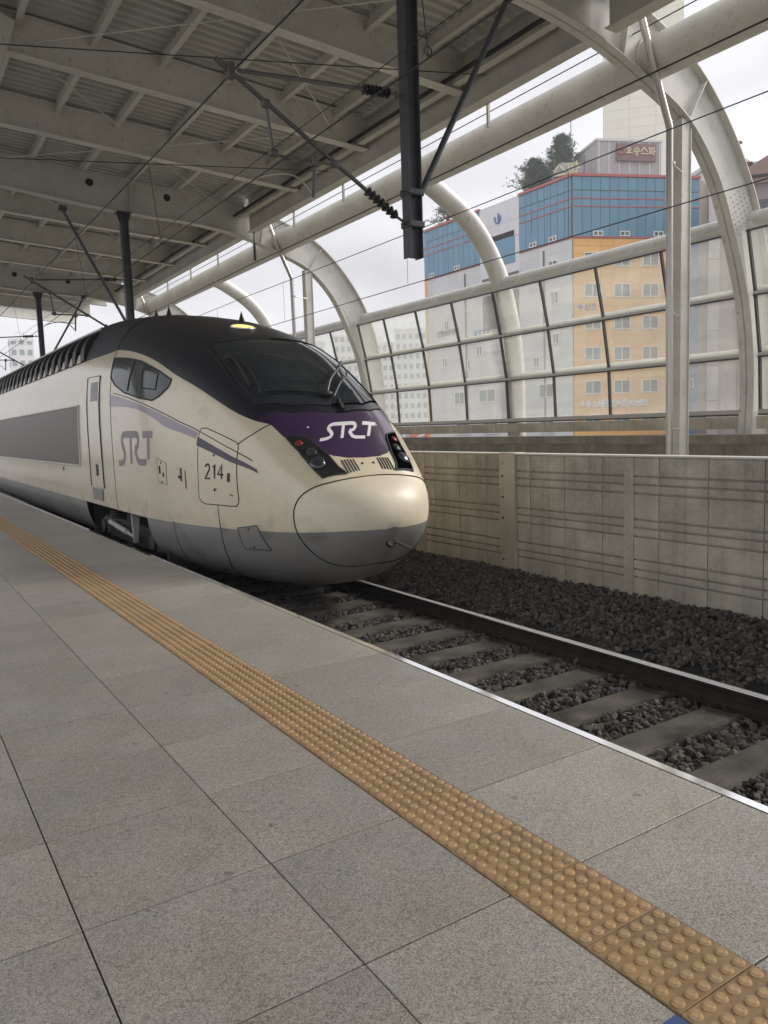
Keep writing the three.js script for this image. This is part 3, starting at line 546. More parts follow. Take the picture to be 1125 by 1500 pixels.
  const hoodB = [[1.106, 2.308], [1.014, 2.288], [0.954, 2.1], [0.92, 2.068], [0.876, 2.05], [0.812, 2.019], [0.786, 1.963], [0.752, 1.806], [0.744, H2]];
  const hoodLine = [[1.174, 2.263], [1.098, 2.033], [1.064, 1.68], [1.061, H2]];
  const roofB = q => atY(q, 2.68);
  const sIdx = seam.findIndex(([q, f]) => P(q, f).y < yS(q)), sUp = seam.slice(0, sIdx), sLo = seam.slice(sIdx);
  const qs = sUp[sUp.length - 1][0], skirtPts = []; for (let q = qs; q <= QE; q += 0.06) skirtPts.push([q, atY(q, yS(q))]); skirtPts.push([QE, atY(QE, 0.31)]);
  const roofPts = []; for (let q = QE; q >= 2.36; q -= 0.06) roofPts.push([q, roofB(q)]);
  part('body_shell', skin([...sUp, ...skirtPts, [QE, roofB(QE)], ...roofPts, ...curve(cowlB, 4), ...hoodB.slice(1)], 0), PM.cream, T);
  const cb = curve(cowlB, 4);
  part('roof_hood', skin([[2.348, H2], ...cb, [1.174, 2.263], ...hoodLine.slice(1)], 0), PM.navy, T);
  part('bonnet', skin([...hoodB, [1.061, H2], [1.064, 1.68], [1.098, 2.033], [1.174, 2.263], cowlB[7]], 0), PM.purple, T);
  part('roof', skin([[QE, H2], [QE, roofB(QE)], ...roofPts, [2.352, 2.425], [2.352, H2]], 0), PM.roof, T);
  // skirt with the bogie opening cut out
  const q1 = 1.99, q2 = 2.748;
  const skF = skirtPts.filter(([q]) => q < q1), skR = skirtPts.filter(([q]) => q > q2);
  part('front_skirt', skin([...sLo, [1.4, B2], [2.06, B2], [2.06, 4.2], [q1, 4.06], [q1, atY(q1, yS(q1))], ...skF.reverse()], 0), PM.grey, T);
  part('rear_skirt', skin([[q2, atY(q2, yS(q2))], ...skR, [QE, B2], [q2, B2]], 0, 0.05), PM.grey, T);
  part('rear_wall', (() => { const s = new THREE.Shape(); for (let i = 0; i < 80; i++) { const p = P(QE, i / 80 * 2 * PI); i ? s.lineTo(p.x, p.y) : s.moveTo(p.x, p.y); } return new THREE.ShapeGeometry(s).translate(0, 0, ZT - QE * QE); })(), PM.black, T);
  // nose cap, split by the paint line
  const capB = []; for (let q = qs; q > 0.05; q -= 0.03) capB.push([q, Math.min(B2, atY(q, yS(q)))]);
  const cap = part('nose_cap', skin([[0, H2], ...sUp, ...capB, [0.0, capB[capB.length - 1][1]]], 0, 0.025, 0.05), PM.noseCream, T);
  part('nose_cap_lower', skin([...sLo, [0.604, B2], [0.0, B2], [0, capB[capB.length - 1][1]], ...capB.slice().reverse()], 0, 0.025, 0.05), PM.grey, cap);
  part('nose_seam', both(line(seam.filter((a, i) => i % 2 === 0 || i === seam.length - 1), 0.008, 0.0)), PM.black, cap);
  // tow hole and drawbar
  part('tow_socket', (() => { const p = at(0.31, -1.571, 0.004); return new THREE.CylinderGeometry(0.05, 0.06, 0.03, 20).rotateX(H2 * 0.75).translate(p.x, p.y, p.z); })(), PM.black, T);
  part('tow_bar', bar(at(0.31, -1.571, -0.05), V(XT + 0.16, 0.165, -6.5), 0.019, 10), PM.wheel, T);
  // windscreen
  const ws = [[1.674, H2], [1.672, 1.949], [1.705, 2.10], [1.576, 2.164], [1.396, 2.226], [1.232, 2.253], [1.134, 1.984], [1.112, 1.7], [1.11, H2]];
  const W = part('windscreen', skin(ws, 0.004), PM.shield, T);
  const wsB = ws.slice(1, -1);
  part('windscreen_seal', merge([both(line(ws, 0.011, 0.004)), both(line([[1.7, 2.12], [1.72, 2.16], [1.58, 2.20], [1.39, 2.265], [1.23, 2.275]], 0.008, 0.003))]), PM.black, W);
  part('cowl_joint', both(line(hoodLine, 0.007, 0.002)), PM.black, T);
  // dashboard display glimpsed through the glass
  const wp = (pts, r, offs) => tube(pts.map(([q, f], i) => at(q, f, offs ? offs[i] : 0.05)), r, 40, 8);
  const wiper = part('wiper', merge([wp([[1.17, 1.56], [1.24, 1.45], [1.34, 1.25], [1.46, 1.08], [1.52, 1.0]], 0.016, [0.04, 0.1, 0.1, 0.07, 0.03]), wp([[1.15, 1.5], [1.22, 1.36], [1.3, 1.2], [1.4, 1.1], [1.47, 1.06]], 0.011, [0.04, 0.09, 0.09, 0.06, 0.03])]), M.arm, T);
  part('wiper_blade', wp([[1.17, 1.58], [1.19, 1.75], [1.22, 1.95], [1.26, 2.12]], 0.013, [0.035, 0.03, 0.03, 0.03]), PM.black, wiper);
  part('wiper_motor', merge([(() => { const p = at(1.17, 1.56, 0.03); return new THREE.SphereGeometry(0.05, 12, 8).scale(1.6, 0.8, 1).translate(p.x, p.y, p.z); })(), (() => { const p = at(1.1, 1.48, 0.03); return box(0.035, 0.16, 0.05).rotateX(-0.7).translate(p.x, p.y, p.z); })()]), PM.black, wiper);
  const w2 = part('wiper', merge([wp([[1.56, 2.12], [1.5, 2.12], [1.42, 2.15], [1.33, 2.19]], 0.016, [0.03, 0.07, 0.07, 0.03]), wp([[1.55, 2.1], [1.44, 2.08], [1.32, 2.13], [1.26, 2.17]], 0.012, [0.03, 0.04, 0.04, 0.03])]), PM.black, T);
  // marker lamp on the roof hood
  { const c = at(1.875, H2 + 0.04, 0.012), n = Nrm(1.875, H2 + 0.04), q = new THREE.Quaternion().setFromUnitVectors(V(0, 1, 0), n);
    const l = part('roof_lamp', new THREE.SphereGeometry(1, 28, 14, 0, 2 * PI, 0, H2).scale(0.17, 0.035, 0.14).applyQuaternion(q).translate(c.x, c.y, c.z), PM.amber, T);
    part('lamp_ring', new THREE.TorusGeometry(1, 0.07, 8, 40).rotateX(H2).scale(0.172, 0.2, 0.142).applyQuaternion(q).translate(c.x, c.y, c.z), PM.chrome, l); }
  for (const [q, f] of [[2.35, 1.85], [2.1, 1.35], [2.62, 1.7]]) { const p = P(q, f); part('roof_antenna', new THREE.ConeGeometry(0.05, 0.16, 10).translate(p.x, p.y + 0.07, p.z), PM.black, T); }
  // headlights: dark housing, lamps, clear cover
  const hl = [[1.008, 2.27], [0.954, 2.1], [0.92, 2.068], [0.792, 2.023], [0.7, 2.028], [0.648, 1.985], [0.684, 2.322], [0.752, 2.31], [0.9, 2.268]];
  const hull = s => s > 0 ? (g => g) : mir;
  for (const s of [1, -1]) {
    const f = hull(s), h = part('headlight', f(skin(hl, 0.004, 0.02, 0.02, false)), PM.gloss, T);
    const disc = (q, a, r, o) => { const p = at(q, a, o), n = Nrm(q, a); return new THREE.SphereGeometry(r, 20, 10, 0, 2 * PI, 0, H2).scale(1, 0.45, 1).applyQuaternion(new THREE.Quaternion().setFromUnitVectors(V(0, 1, 0), n)).translate(p.x, p.y, p.z); };
    part('tail_lamp', f(disc(0.94, 2.2, 0.042, 0.004)), PM.red, h); part('lamp_reflector', f(disc(0.78, 2.21, 0.085, 0.004)), PM.smoke, h); part('lamp_lens', f(disc(0.86, 2.16, 0.06, 0.004)), PM.sideGlass, h);
    part('lamp_cover', f(skin(hl, 0.05, 0.02, 0.02, false)), PM.lens, h);
    part('lamp_seal', f(line([...hl, hl[0]], 0.011, 0.006)), PM.black, h);
  }
  // vents in the strip under the bonnet
  const bil = (Q, u, v) => [0, 1].map(k => (Q[0][k] * (1 - u) + Q[1][k] * u) * (1 - v) + (Q[3][k] * (1 - u) + Q[2][k] * u) * v);
  for (const s of [1, -1]) {
    const Q = [[0.645, 1.965], [0.655, 1.73], [0.738, 1.725], [0.745, 1.93]], f = hull(s), g = [];
    for (let i = 0; i < 5; i++) g.push(skin([bil(Q, i / 5, 0.0), bil(Q, i / 5 + 0.1, 0.0), bil(Q, i / 5 + 0.1, 1), bil(Q, i / 5, 1)], 0.004, 0.02, 0.02, false));
    part('vent_grille', f(merge(g)), PM.black, T);
    const p = at(0.7, 1.66, 0.003); part('screw', f(new THREE.SphereGeometry(0.014, 8, 6).translate(p.x, p.y, p.z)), PM.ink, T);
    const p2 = at(1.0, 2.0, 0.004); part('screw', f(new THREE.SphereGeometry(0.014, 8, 6).translate(p2.x, p2.y, p2.z)), PM.chrome, T);
  }
  // lettering as strokes
  const stroke = (pts, w) => { const L = [], R = []; pts.forEach((p, i) => { const a = pts[Math.max(0, i - 1)], b = pts[Math.min(pts.length - 1, i + 1)]; let dx = b[0] - a[0], dy = b[1] - a[1]; const l = Math.hypot(dx, dy) || 1; dx /= l; dy /= l; let k = 1; if (i && i < pts.length - 1) { const ux = p[0] - a[0], uy = p[1] - a[1], ul = Math.hypot(ux, uy); k = 1 / Math.max(0.55, (ux * dx + uy * dy) / ul); } L.push([p[0] - dy * w * k / 2, p[1] + dx * w * k / 2]); R.push([p[0] + dy * w * k / 2, p[1] - dx * w * k / 2]); }); return [...L, ...R.reverse()]; };
  const sm = (pts, n = 4) => curve(pts, n);
  const SRT = [sm([[0, .1], [.4, .1], [.62, .2], [.66, .36], [.5, .55], [.36, .7], [.38, .84], [.6, .92], [1.0, .92], [1.72, .92]]), [[1.28, .86], [1.36, .06]], sm([[1.6, .92], [1.95, .9], [2.08, .76], [2.0, .58], [1.74, .5]]), sm([[1.74, .5], [2.0, .2], [2.2, .12], [2.85, .12]]), [[3.02, .92], [3.04, .2]], [[2.5, .92], [3.36, .94]]];
  const mapText = (strokes, w, asp, Q, off, mat, name, parent, d = 0.02) => part(name, merge(strokes.map(s => skin(stroke(s, w).map(([x, y]) => bil(Q, x / asp, y)), off, d, d, false))), mat, parent);
  const fl = mapText(SRT, 0.19, 3.35, [[0.902, 1.99], [0.886, 1.3], [1.014, 1.13], [1.0, 1.80]], 0.004, PM.letter, 'front_lettering', T); fl.userData.label = 'silver SRT lettering on the purple bonnet';
  const SQ = [[2.265, 3.15], [1.892, 3.10], [1.878, 2.87], [2.244, 2.925]];
  const sl = mapText(SRT, 0.2, 3.35, SQ, 0.003, PM.sideLetter, 'side_lettering', T); sl.userData.label = 'dull grey SRT lettering on the train side';
  const D214 = [[[0, .8], [.15, .97], [.42, .97], [.55, .8], [.5, .6], [.02, .04], [.6, .04]], [[.95, .78], [1.15, .96], [1.15, 0]], [[1.98, 0], [1.98, .96], [1.55, .3], [2.2, .3]]];
  const nb = mapText(D214, 0.15, 2.2, [[1.436, 3.082], [1.294, 3.023], [1.294, 2.893], [1.432, 2.962]], 0.006, PM.ink, 'number_214', T); nb.userData.label = 'black number 214 on the nose hatch';
  part('number_bar', skin([[1.268, 3.036], [1.246, 3.024], [1.246, 2.945], [1.266, 2.954]], 0.006, 0.02, 0.02, false), PM.ink, T);
  for (const [q, f, w, h] of [[1.64, 3.06, 0.012, 0.1], [1.60, 3.07, 0.006, 0.15], [1.66, 3.12, 0.02, 0.02], [1.37, 3.13, 0.02, 0.012], [1.25, 3.14, 0.024, 0.012], [3.05, 3.24, 0.02, 0.05]]) part('stencil_mark', skin([[q, f], [q - w, f], [q - w, f + h], [q, f + h]], 0.006, 0.02, 0.02, false), PM.ink, T);
  // side stripe
  const stT = curve([[2.345, 2.70], [2.12, 2.715], [1.926, 2.724], [1.642, 2.756], [1.496, 2.757]], 4), stB = curve([[1.51, 2.807], [1.63, 2.812], [1.756, 2.812], [1.88, 2.775], [2.012, 2.755], [2.2, 2.763], [2.345, 2.775]], 4);
  two('side_stripe', skin([...stT, ...stB], 0.002, 0.02, 0.02, false), PM.stripe, T);
  two('stripe_tip', skin([[1.496, 2.785], [1.246, 2.79], [1.06, 2.77], [1.045, 2.80], [1.24, 2.845], [1.5, 2.85]], 0.006, 0.02, 0.02, false), PM.plum, T);
  two('stripe_line', line([[2.3, 2.69], [1.926, 2.712], [1.642, 2.744], [1.294, 2.738], [1.10, 2.72]], 0.006, 0.004), PM.plum, T);
  // cab side window
  const sw = [[2.345, 2.48], [2.194, 2.468], [2.05, 2.462], [1.9, 2.478], [1.765, 2.503], [1.775, 2.56], [1.83, 2.63], [1.888, 2.672], [2.018, 2.684], [2.178, 2.676], [2.284, 2.644], [2.345, 2.6]];
  for (const s of [1, -1]) { const f = hull(s), w = part('cab_side_window', f(skin(sw, 0.004, 0.02, 0.02, false)), PM.sideGlass, T); part('window_seal', f(line([...sw, sw[0]], 0.011, 0.004)), PM.black, w); part('inner_frame', f(line([[2.12, 2.475], [2.14, 2.66]], 0.014, 0.004)), PM.black, w); part('opening_pane', f(merge([line([[2.02, 2.5], [1.88, 2.5], [1.87, 2.6], [2.0, 2.62], [2.02, 2.5]], 0.009, 0.006)])), PM.black, w); }
  // cab door
  const dr = [[2.636, 2.60], [2.478, 2.59], [2.468, 3.42], [2.638, 3.42]];
  for (const s of [1, -1]) {
    const f = hull(s), d = part('cab_door', f(skin(dr, 0.006, 0.04, 0.03, false)), PM.cream, T);
    part('door_edge', f(merge([line([dr[0], dr[3]], 0.014, 0.004), line([dr[1], dr[2]], 0.014, 0.004), line([dr[0], dr[1]], 0.007, 0.004)])), PM.black, d);
    part('door_window', f(skin([[2.585, 2.63], [2.50, 2.625], [2.50, 2.74], [2.59, 2.745]], 0.009, 0.03, 0.02, false)), PM.sideGlass, d);
    part('door_handle', f(skin([[2.56, 3.16], [2.53, 3.16], [2.53, 3.29], [2.56, 3.29]], 0.012, 0.03, 0.02, false)), PM.ink, d);
    part('foot_step', f(skin([[2.63, 3.43], [2.49, 3.43], [2.50, 3.555], [2.62, 3.555]], 0.012, 0.03, 0.02, false)), PM.grey, T);
  }
  // panel joints and hatches
  two('panel_joint', line([[2.352, 2.42], [2.345, 2.6], [2.335, 2.788], [2.33, 3.146], [2.325, 3.6]], 0.006, 0), PM.mesh, T);
  two('panel_joint', line([[2.352, H2], [2.352, 2.0], [2.352, 2.42]], 0.009, 0), PM.black, T);
  two('panel_joint', line(curve([[1.35, 3.28], [1.352, 3.533], [1.376, 3.785], [1.42, 3.966], [1.44, 4.3]]), 0.006, 0), PM.black, T);
  two('panel_joint', line([[1.732, 3.556], [1.738, 3.74], [1.75, 4.05]], 0.005, 0), PM.black, T);
  two('panel_joint', line(curve([[1.214, 2.663], [1.15, 2.496], [1.104, 2.306]]), 0.007, 0), PM.black, T);
  const hatch = (pts, r, name, closed = true) => { for (const s of [1, -1]) { const f = hull(s), h = part(name, f(skin(pts, 0.003, 0.03, 0.03, false)), P(...pts[0]).y < 0.5 ? PM.grey : PM.cream, T); part('hatch_gap', f(line([...pts, pts[0]], r, 0.002)), PM.black, h); const c = pts.reduce((a, p) => [a[0] + p[0] / pts.length, a[1] + p[1] / pts.length], [0, 0]); for (const k of [0.8, -0.8]) { const p = at(c[0] + (pts[0][0] - c[0]) * 0.1, c[1] + (pts[pts.length >> 1][1] - c[1]) * k, 0.004); part('latch', f(new THREE.SphereGeometry(0.013, 8, 6).translate(p.x, p.y, p.z)), PM.ink, h); } } };
  hatch([[1.488, 2.762], [1.475, 2.712], [1.44, 2.69], [1.222, 2.655], [1.208, 2.68], [1.188, 3.188], [1.205, 3.24], [1.242, 3.255], [1.444, 3.31], [1.48, 3.30], [1.494, 3.266]], 0.006, 'nose_hatch');
  hatch([[1.842, 3.035], [1.764, 3.055], [1.764, 3.231], [1.838, 3.225]], 0.0035, 'side_flap');
  hatch([[1.222, 3.46], [1.072, 3.39], [1.022, 3.661], [1.214, 3.664]], 0.005, 'skirt_hatch');
  { const p = at(1.82, 3.11, 0.004), p2 = at(1.79, 3.14, 0.004); part('flap_lock', merge([box(0.02, 0.1, 0.03, p.x, p.y, p.z), box(0.02, 0.05, 0.02, p2.x, p2.y, p2.z)]), PM.ink, T); }
  // machine-room air intake grille with its pale trim, ribbed
  for (const s of [1, -1]) {
    const f = hull(s), c0 = 2.758, c1 = 4.7, a0 = q => atY(q, 1.95), a1 = q => atY(q, 0.92), poly = [], N = 24;
    for (let i = 0; i <= N; i++) { const q = c0 + (c1 - c0) * i / N; poly.push([q, a0(q)]); } for (let i = N; i >= 0; i--) { const q = c0 + 0.02 + (c1 - c0 - 0.02) * i / N; poly.push([q, a1(q)]); }
    const g = part('intake_grille', f(skin(poly, 0.005, 0.06, 0.03, false)), PM.mesh, T);
    part('grille_trim', f(merge([line(poly.slice(0, N + 1), 0.016, 0.008, 80), line(poly.slice(N + 1), 0.016, 0.008, 80), line([poly[0], poly[poly.length - 1]], 0.016, 0.008)])), PM.trim, g);
    // roof-shoulder louvres: fins over a dark recess, pale slots along their foot
    const lv = part('louvre_recess', f(skin([[2.72, roofB(2.72) - 0.005], ...[3, 3.4, 3.8, 4.2, 4.6].map(q => [q, roofB(q) - 0.005]), [4.6, 2.24], [4.2, 2.24], [3.8, 2.24], [3.4, 2.24], [2.78, 2.26]], 0.006, 0.06, 0.03, false)), PM.black, T);
    for (let i = 0; i < 18; i++) {
      const z = -14.05 - i * 0.66, q = Math.sqrt(ZT - z), pos = [], K = 6, fin = [];
      for (let k = 0; k <= K; k++) { const fa = roofB(q) - 0.004 - (roofB(q) - 2.25) * k / K, a = at(q, fa, 0.0), b = at(q, fa, 0.085 * Math.sin(PI * (0.12 + 0.8 * k / K))); fin.push([a, b]); }
      const quad = (a, b, c, d) => pos.push(a.x, a.y, a.z, b.x, b.y, b.z, c.x, c.y, c.z, a.x, a.y, a.z, c.x, c.y, c.z, d.x, d.y, d.z), sh = (v, dz) => v.clone().add(V(0, 0, dz));
      for (let k = 0; k < K; k++) { const [a, b] = fin[k], [c, d] = fin[k + 1], h = 0.13; quad(sh(a, h), sh(c, h), sh(d, h), sh(b, h)); quad(sh(a, -h), sh(b, -h), sh(d, -h), sh(c, -h)); quad(sh(b, h), sh(d, h), sh(d, -h), sh(b, -h)); }
      const g2 = new THREE.BufferGeometry(); g2.setAttribute('position', new THREE.Float32BufferAttribute(pos, 3)); g2.computeVertexNormals(); part('louvre_fin', f(g2), PM.black, T);
      const qa = Math.sqrt(ZT - (z - 0.17)), qb = Math.sqrt(ZT - (z - 0.49));
      part('louvre_slot', f(skin([[qa, roofB(qa) + 0.0], [qb, roofB(qb) + 0.0], [qb, roofB(qb) - 0.06], [qa, roofB(qa) - 0.06]], 0.02, 0.05, 0.02, false)), PM.trim, T);
    }
    part('roof_gutter', f(tube([2.72, 3.2, 3.7, 4.2, 4.72].map(q => at(q, 2.2, 0.02)), 0.022, 40, 8)), PM.trim, T);
  }
  // bogie behind the opening
  const bg = part('bogie_frame', merge([rbox(2.1, 0.22, 3.6, TC, -0.05, -12.3, 0.05), rbox(0.16, 0.34, 3.3, TC - 1.08, -0.1, -12.3, 0.04), rbox(0.16, 0.34, 3.3, TC + 1.08, -0.1, -12.3, 0.04), rbox(2.3, 0.35, 0.5, TC, 0.05, -12.3, 0.05), bb(TC - 1.3, TC + 1.3, 0.26, 0.36, -14.3, -10.2), bb(TC - 1.25, TC + 1.25, -0.35, 0.3, -14.35, -14.25), bb(TC - 1.25, TC + 1.25, -0.35, 0.3, -10.2, -10.1)]), PM.under, T);
  const wheelProf = [[0.02, -0.07], [0.12, -0.08], [0.14, -0.03], [0.36, -0.02], [0.4, -0.065], [0.46, -0.062], [0.46, 0.05], [0.49, 0.065], [0.4, 0.07], [0.36, 0.02], [0.14, 0.03], [0.12, 0.08], [0.02, 0.07]].map(a => new THREE.Vector2(...a));
  for (const z of [-10.9, -13.7]) { for (const s of [-1, 1]) part('wheel', new THREE.LatheGeometry(wheelProf, 36).rotateZ(s * H2).translate(TC + s * 0.75, -0.09, z), PM.wheel, T); part('axle', bar(V(TC - 1.05, -0.09, z), V(TC + 1.05, -0.09, z), 0.085, 16), PM.wheel, T);
    for (const s of [-1, 1]) part('axle_box', merge([rbox(0.16, 0.3, 0.34, TC + s * 1.12, -0.09, z, 0.05), new THREE.CylinderGeometry(0.11, 0.11, 0.05, 20).rotateZ(H2).translate(TC + s * 1.22, -0.09, z)]), PM.wheel, T); }
  for (const s of [-1, 1]) { part('yaw_damper', merge([bar(V(TC + s * 1.26, 0.02, -13.1), V(TC + s * 1.26, -0.06, -12.1), 0.045, 12), bar(V(TC + s * 1.26, -0.06, -12.1), V(TC + s * 1.26, -0.1, -11.6), 0.028, 10)]), PM.pale, T); part('damper_bracket', merge([plate([[TC + s * 1.2, 0.28], [TC + s * 1.32, 0.28], [TC + s * 1.31, -0.16], [TC + s * 1.25, -0.16]], -11.62, -11.56)]), PM.pale, T); part('coil_spring', (() => { const c = []; for (let i = 0; i <= 60; i++) { const a = i * 0.52; c.push(V(TC + s * 1.1 + 0.09 * Math.cos(a), 0.03 + i * 0.0035, -13.35 + 0.09 * Math.sin(a))); } return tube(c, 0.016, 160, 6); })(), PM.wheel, T); }
  // black apron under the nose
  part('apron', skin([[0.62, B2], [0.66, 4.34], [0.9, 4.1], [1.2, 4.05], [1.5, 4.1], [1.5, B2]], -0.02, 0.05, 0.05), PM.black, T);
}
// ---------------------------------------------------------------- the town beyond the glass
const C = {
  grey: [0, 1, 2].map(k => S(0.60 + k * 0.025, 0.595 + k * 0.025, 0.60 + k * 0.025, 0.7)), greyBay: S(0.68, 0.67, 0.70, 0.6),
  orange: [0, 1, 2].map(k => S(0.82 + k * 0.02, 0.45 + k * 0.015, 0.125 + k * 0.01, 0.65)), joint: S(0.16, 0.13, 0.10, 0.9),
  blue: [0, 1, 2].map(k => S(0.085 + k * 0.008, 0.235 + k * 0.014, 0.35 + k * 0.016, 0.25)), blueDark: S(0.05, 0.115, 0.175, 0.3), blueWall: S(0.10, 0.22, 0.38, 0.5), mul: S(0.06, 0.12, 0.16, 0.5),
  red: S(0.45, 0.09, 0.08, 0.5), pane: S(0.13, 0.21, 0.19, 0.12), paneDark: S(0.09, 0.11, 0.115, 0.12), frame: S(0.78, 0.78, 0.75, 0.5), dkWin: S(0.06, 0.065, 0.075, 0.2),
  cream: [0, 1].map(k => S(0.78 + k * 0.02, 0.755 + k * 0.02, 0.64 + k * 0.02, 0.8)), annex: S(0.42, 0.40, 0.40, 0.8), signRed: S(0.20, 0.12, 0.12, 0.5), gold: S(0.66, 0.60, 0.38, 0.5), white: S(0.85, 0.85, 0.85, 0.5), signBlue: S(0.10, 0.19, 0.38, 0.5),
  apt: S(0.80, 0.795, 0.78, 0.8), aptWin: S(0.24, 0.29, 0.31, 0.4), tileRoof: S(0.27, 0.165, 0.135, 0.8), brick: S(0.27, 0.22, 0.215, 0.85), orangeSign: S(0.75, 0.22, 0.12, 0.5), slate: S(0.10, 0.10, 0.11, 0.7),
};
// Hangul by strokes in a unit cell; a ring is [cx, cy, r]
const J = {
  o: [[.5, .72, .19], [.5, .5, .5, .34], [.08, .3, .92, .3]], song: [[.5, .98, .18, .7], [.5, .98, .82, .7], [.5, .66, .5, .54], [.06, .5, .94, .5], [.5, .2, .18]], seu: [[.5, .98, .1, .48], [.5, .98, .9, .48], [.06, .22, .94, .22]],
  pa: [[.05, .9, .6, .9], [.05, .25, .6, .25], [.2, .9, .2, .25], [.45, .9, .45, .25], [.78, 1, .78, .05], [.78, .55, .96, .55]],
  amp: [[.8, .1, .3, .75], [.3, .75, .45, .95], [.45, .95, .58, .78], [.58, .78, .2, .4], [.2, .4, .25, .12], [.25, .12, .5, .1], [.5, .1, .82, .45]],
  se: [[.3, .9, .05, .2], [.3, .6, .5, .25], [.45, .58, .64, .58], [.66, .98, .66, .05], [.88, 1, .88, .02]], jong: [[.15, .95, .85, .95], [.5, .95, .2, .68], [.5, .9, .8, .68], [.5, .64, .5, .54], [.06, .5, .94, .5], [.5, .2, .18]],
  keon: [[.08, .95, .5, .95], [.5, .95, .4, .5], [.1, .74, .48, .74], [.55, .72, .8, .72], [.82, 1, .82, .4], [.22, .34, .22, .06], [.22, .06, .88, .06]], peo: [[.05, .9, .55, .9], [.05, .25, .55, .25], [.18, .9, .18, .25], [.42, .9, .42, .25], [.58, .55, .82, .55], [.84, 1, .84, .02]],
  reon: [[.08, .96, .5, .96], [.5, .96, .5, .74], [.5, .74, .1, .74], [.1, .74, .1, .5], [.1, .5, .52, .5], [.58, .74, .82, .74], [.83, 1, .83, .36], [.22, .34, .22, .06], [.22, .06, .88, .06]],
  sen: [[.25, .96, .05, .5], [.25, .78, .44, .5], [.46, .72, .62, .72], [.64, .98, .64, .38], [.86, 1, .86, .36], [.22, .34, .22, .06], [.22, .06, .9, .06]], teo: [[.08, .92, .5, .92], [.08, .56, .5, .56], [.08, .2, .54, .2], [.08, .92, .08, .2], [.56, .56, .82, .56], [.84, 1, .84, .02]],
  sin: [[.3, .96, .08, .5], [.3, .78, .52, .5], [.82, 1, .82, .38], [.22, .32, .22, .06], [.22, .06, .88, .06]], han: [[.18, .98, .42, .98], [.06, .84, .54, .84], [.3, .62, .12], [.74, 1, .74, .36], [.74, .66, .94, .66], [.22, .3, .22, .06], [.22, .06, .88, .06]],
};
function hangul(keys, h, t, w = 0.085) {                             // geometry in the xy plane, starting at x = 0
  const l = [], t2 = h * w;
  keys.forEach((k, i) => { for (const s of J[k]) { const ox = i * h * 1.04; if (s.length === 3) l.push(new THREE.TorusGeometry(s[2] * h, t2 * 0.6, 5, 20).scale(1, 1, t / t2 * 0.7).translate(ox + s[0] * h, s[1] * h, 0)); else { const [a, b, c, d] = s.map(v => v * h), L = Math.hypot(c - a, d - b); l.push(box(L + t2 * 0.6, t2, t).rotateZ(Math.atan2(d - b, c - a)).translate(ox + (a + c) / 2, (b + d) / 2, 0)); } } });
  return merge(l);
}
const GY = -9;
function slidingWindow(parent, mat, w, h, x, y, z, name = 'window') { // local face: +z outward
  const f = part(name, merge([bb(-w / 2, w / 2, h / 2 - 0.07, h / 2, 0, 0.1), bb(-w / 2, w / 2, -h / 2, -h / 2 + 0.07, 0, 0.1), bb(-w / 2, -w / 2 + 0.07, -h / 2 + 0.07, h / 2 - 0.07, 0, 0.1), bb(w / 2 - 0.07, w / 2, -h / 2 + 0.07, h / 2 - 0.07, 0, 0.1), bb(-0.05, 0.03, -h / 2 + 0.07, h / 2 - 0.07, 0, 0.08)]), C.frame, parent);
  f.position.set(x, y, z); part('pane', bb(-w / 2 + 0.07, -0.05, -h / 2 + 0.07, h / 2 - 0.07, 0.01, 0.03), mat, f); part('pane', bb(0.03, w / 2 - 0.07, -h / 2 + 0.07, h / 2 - 0.07, 0.01, 0.045), mat === C.pane ? C.paneDark : C.pane, f); return f;
}
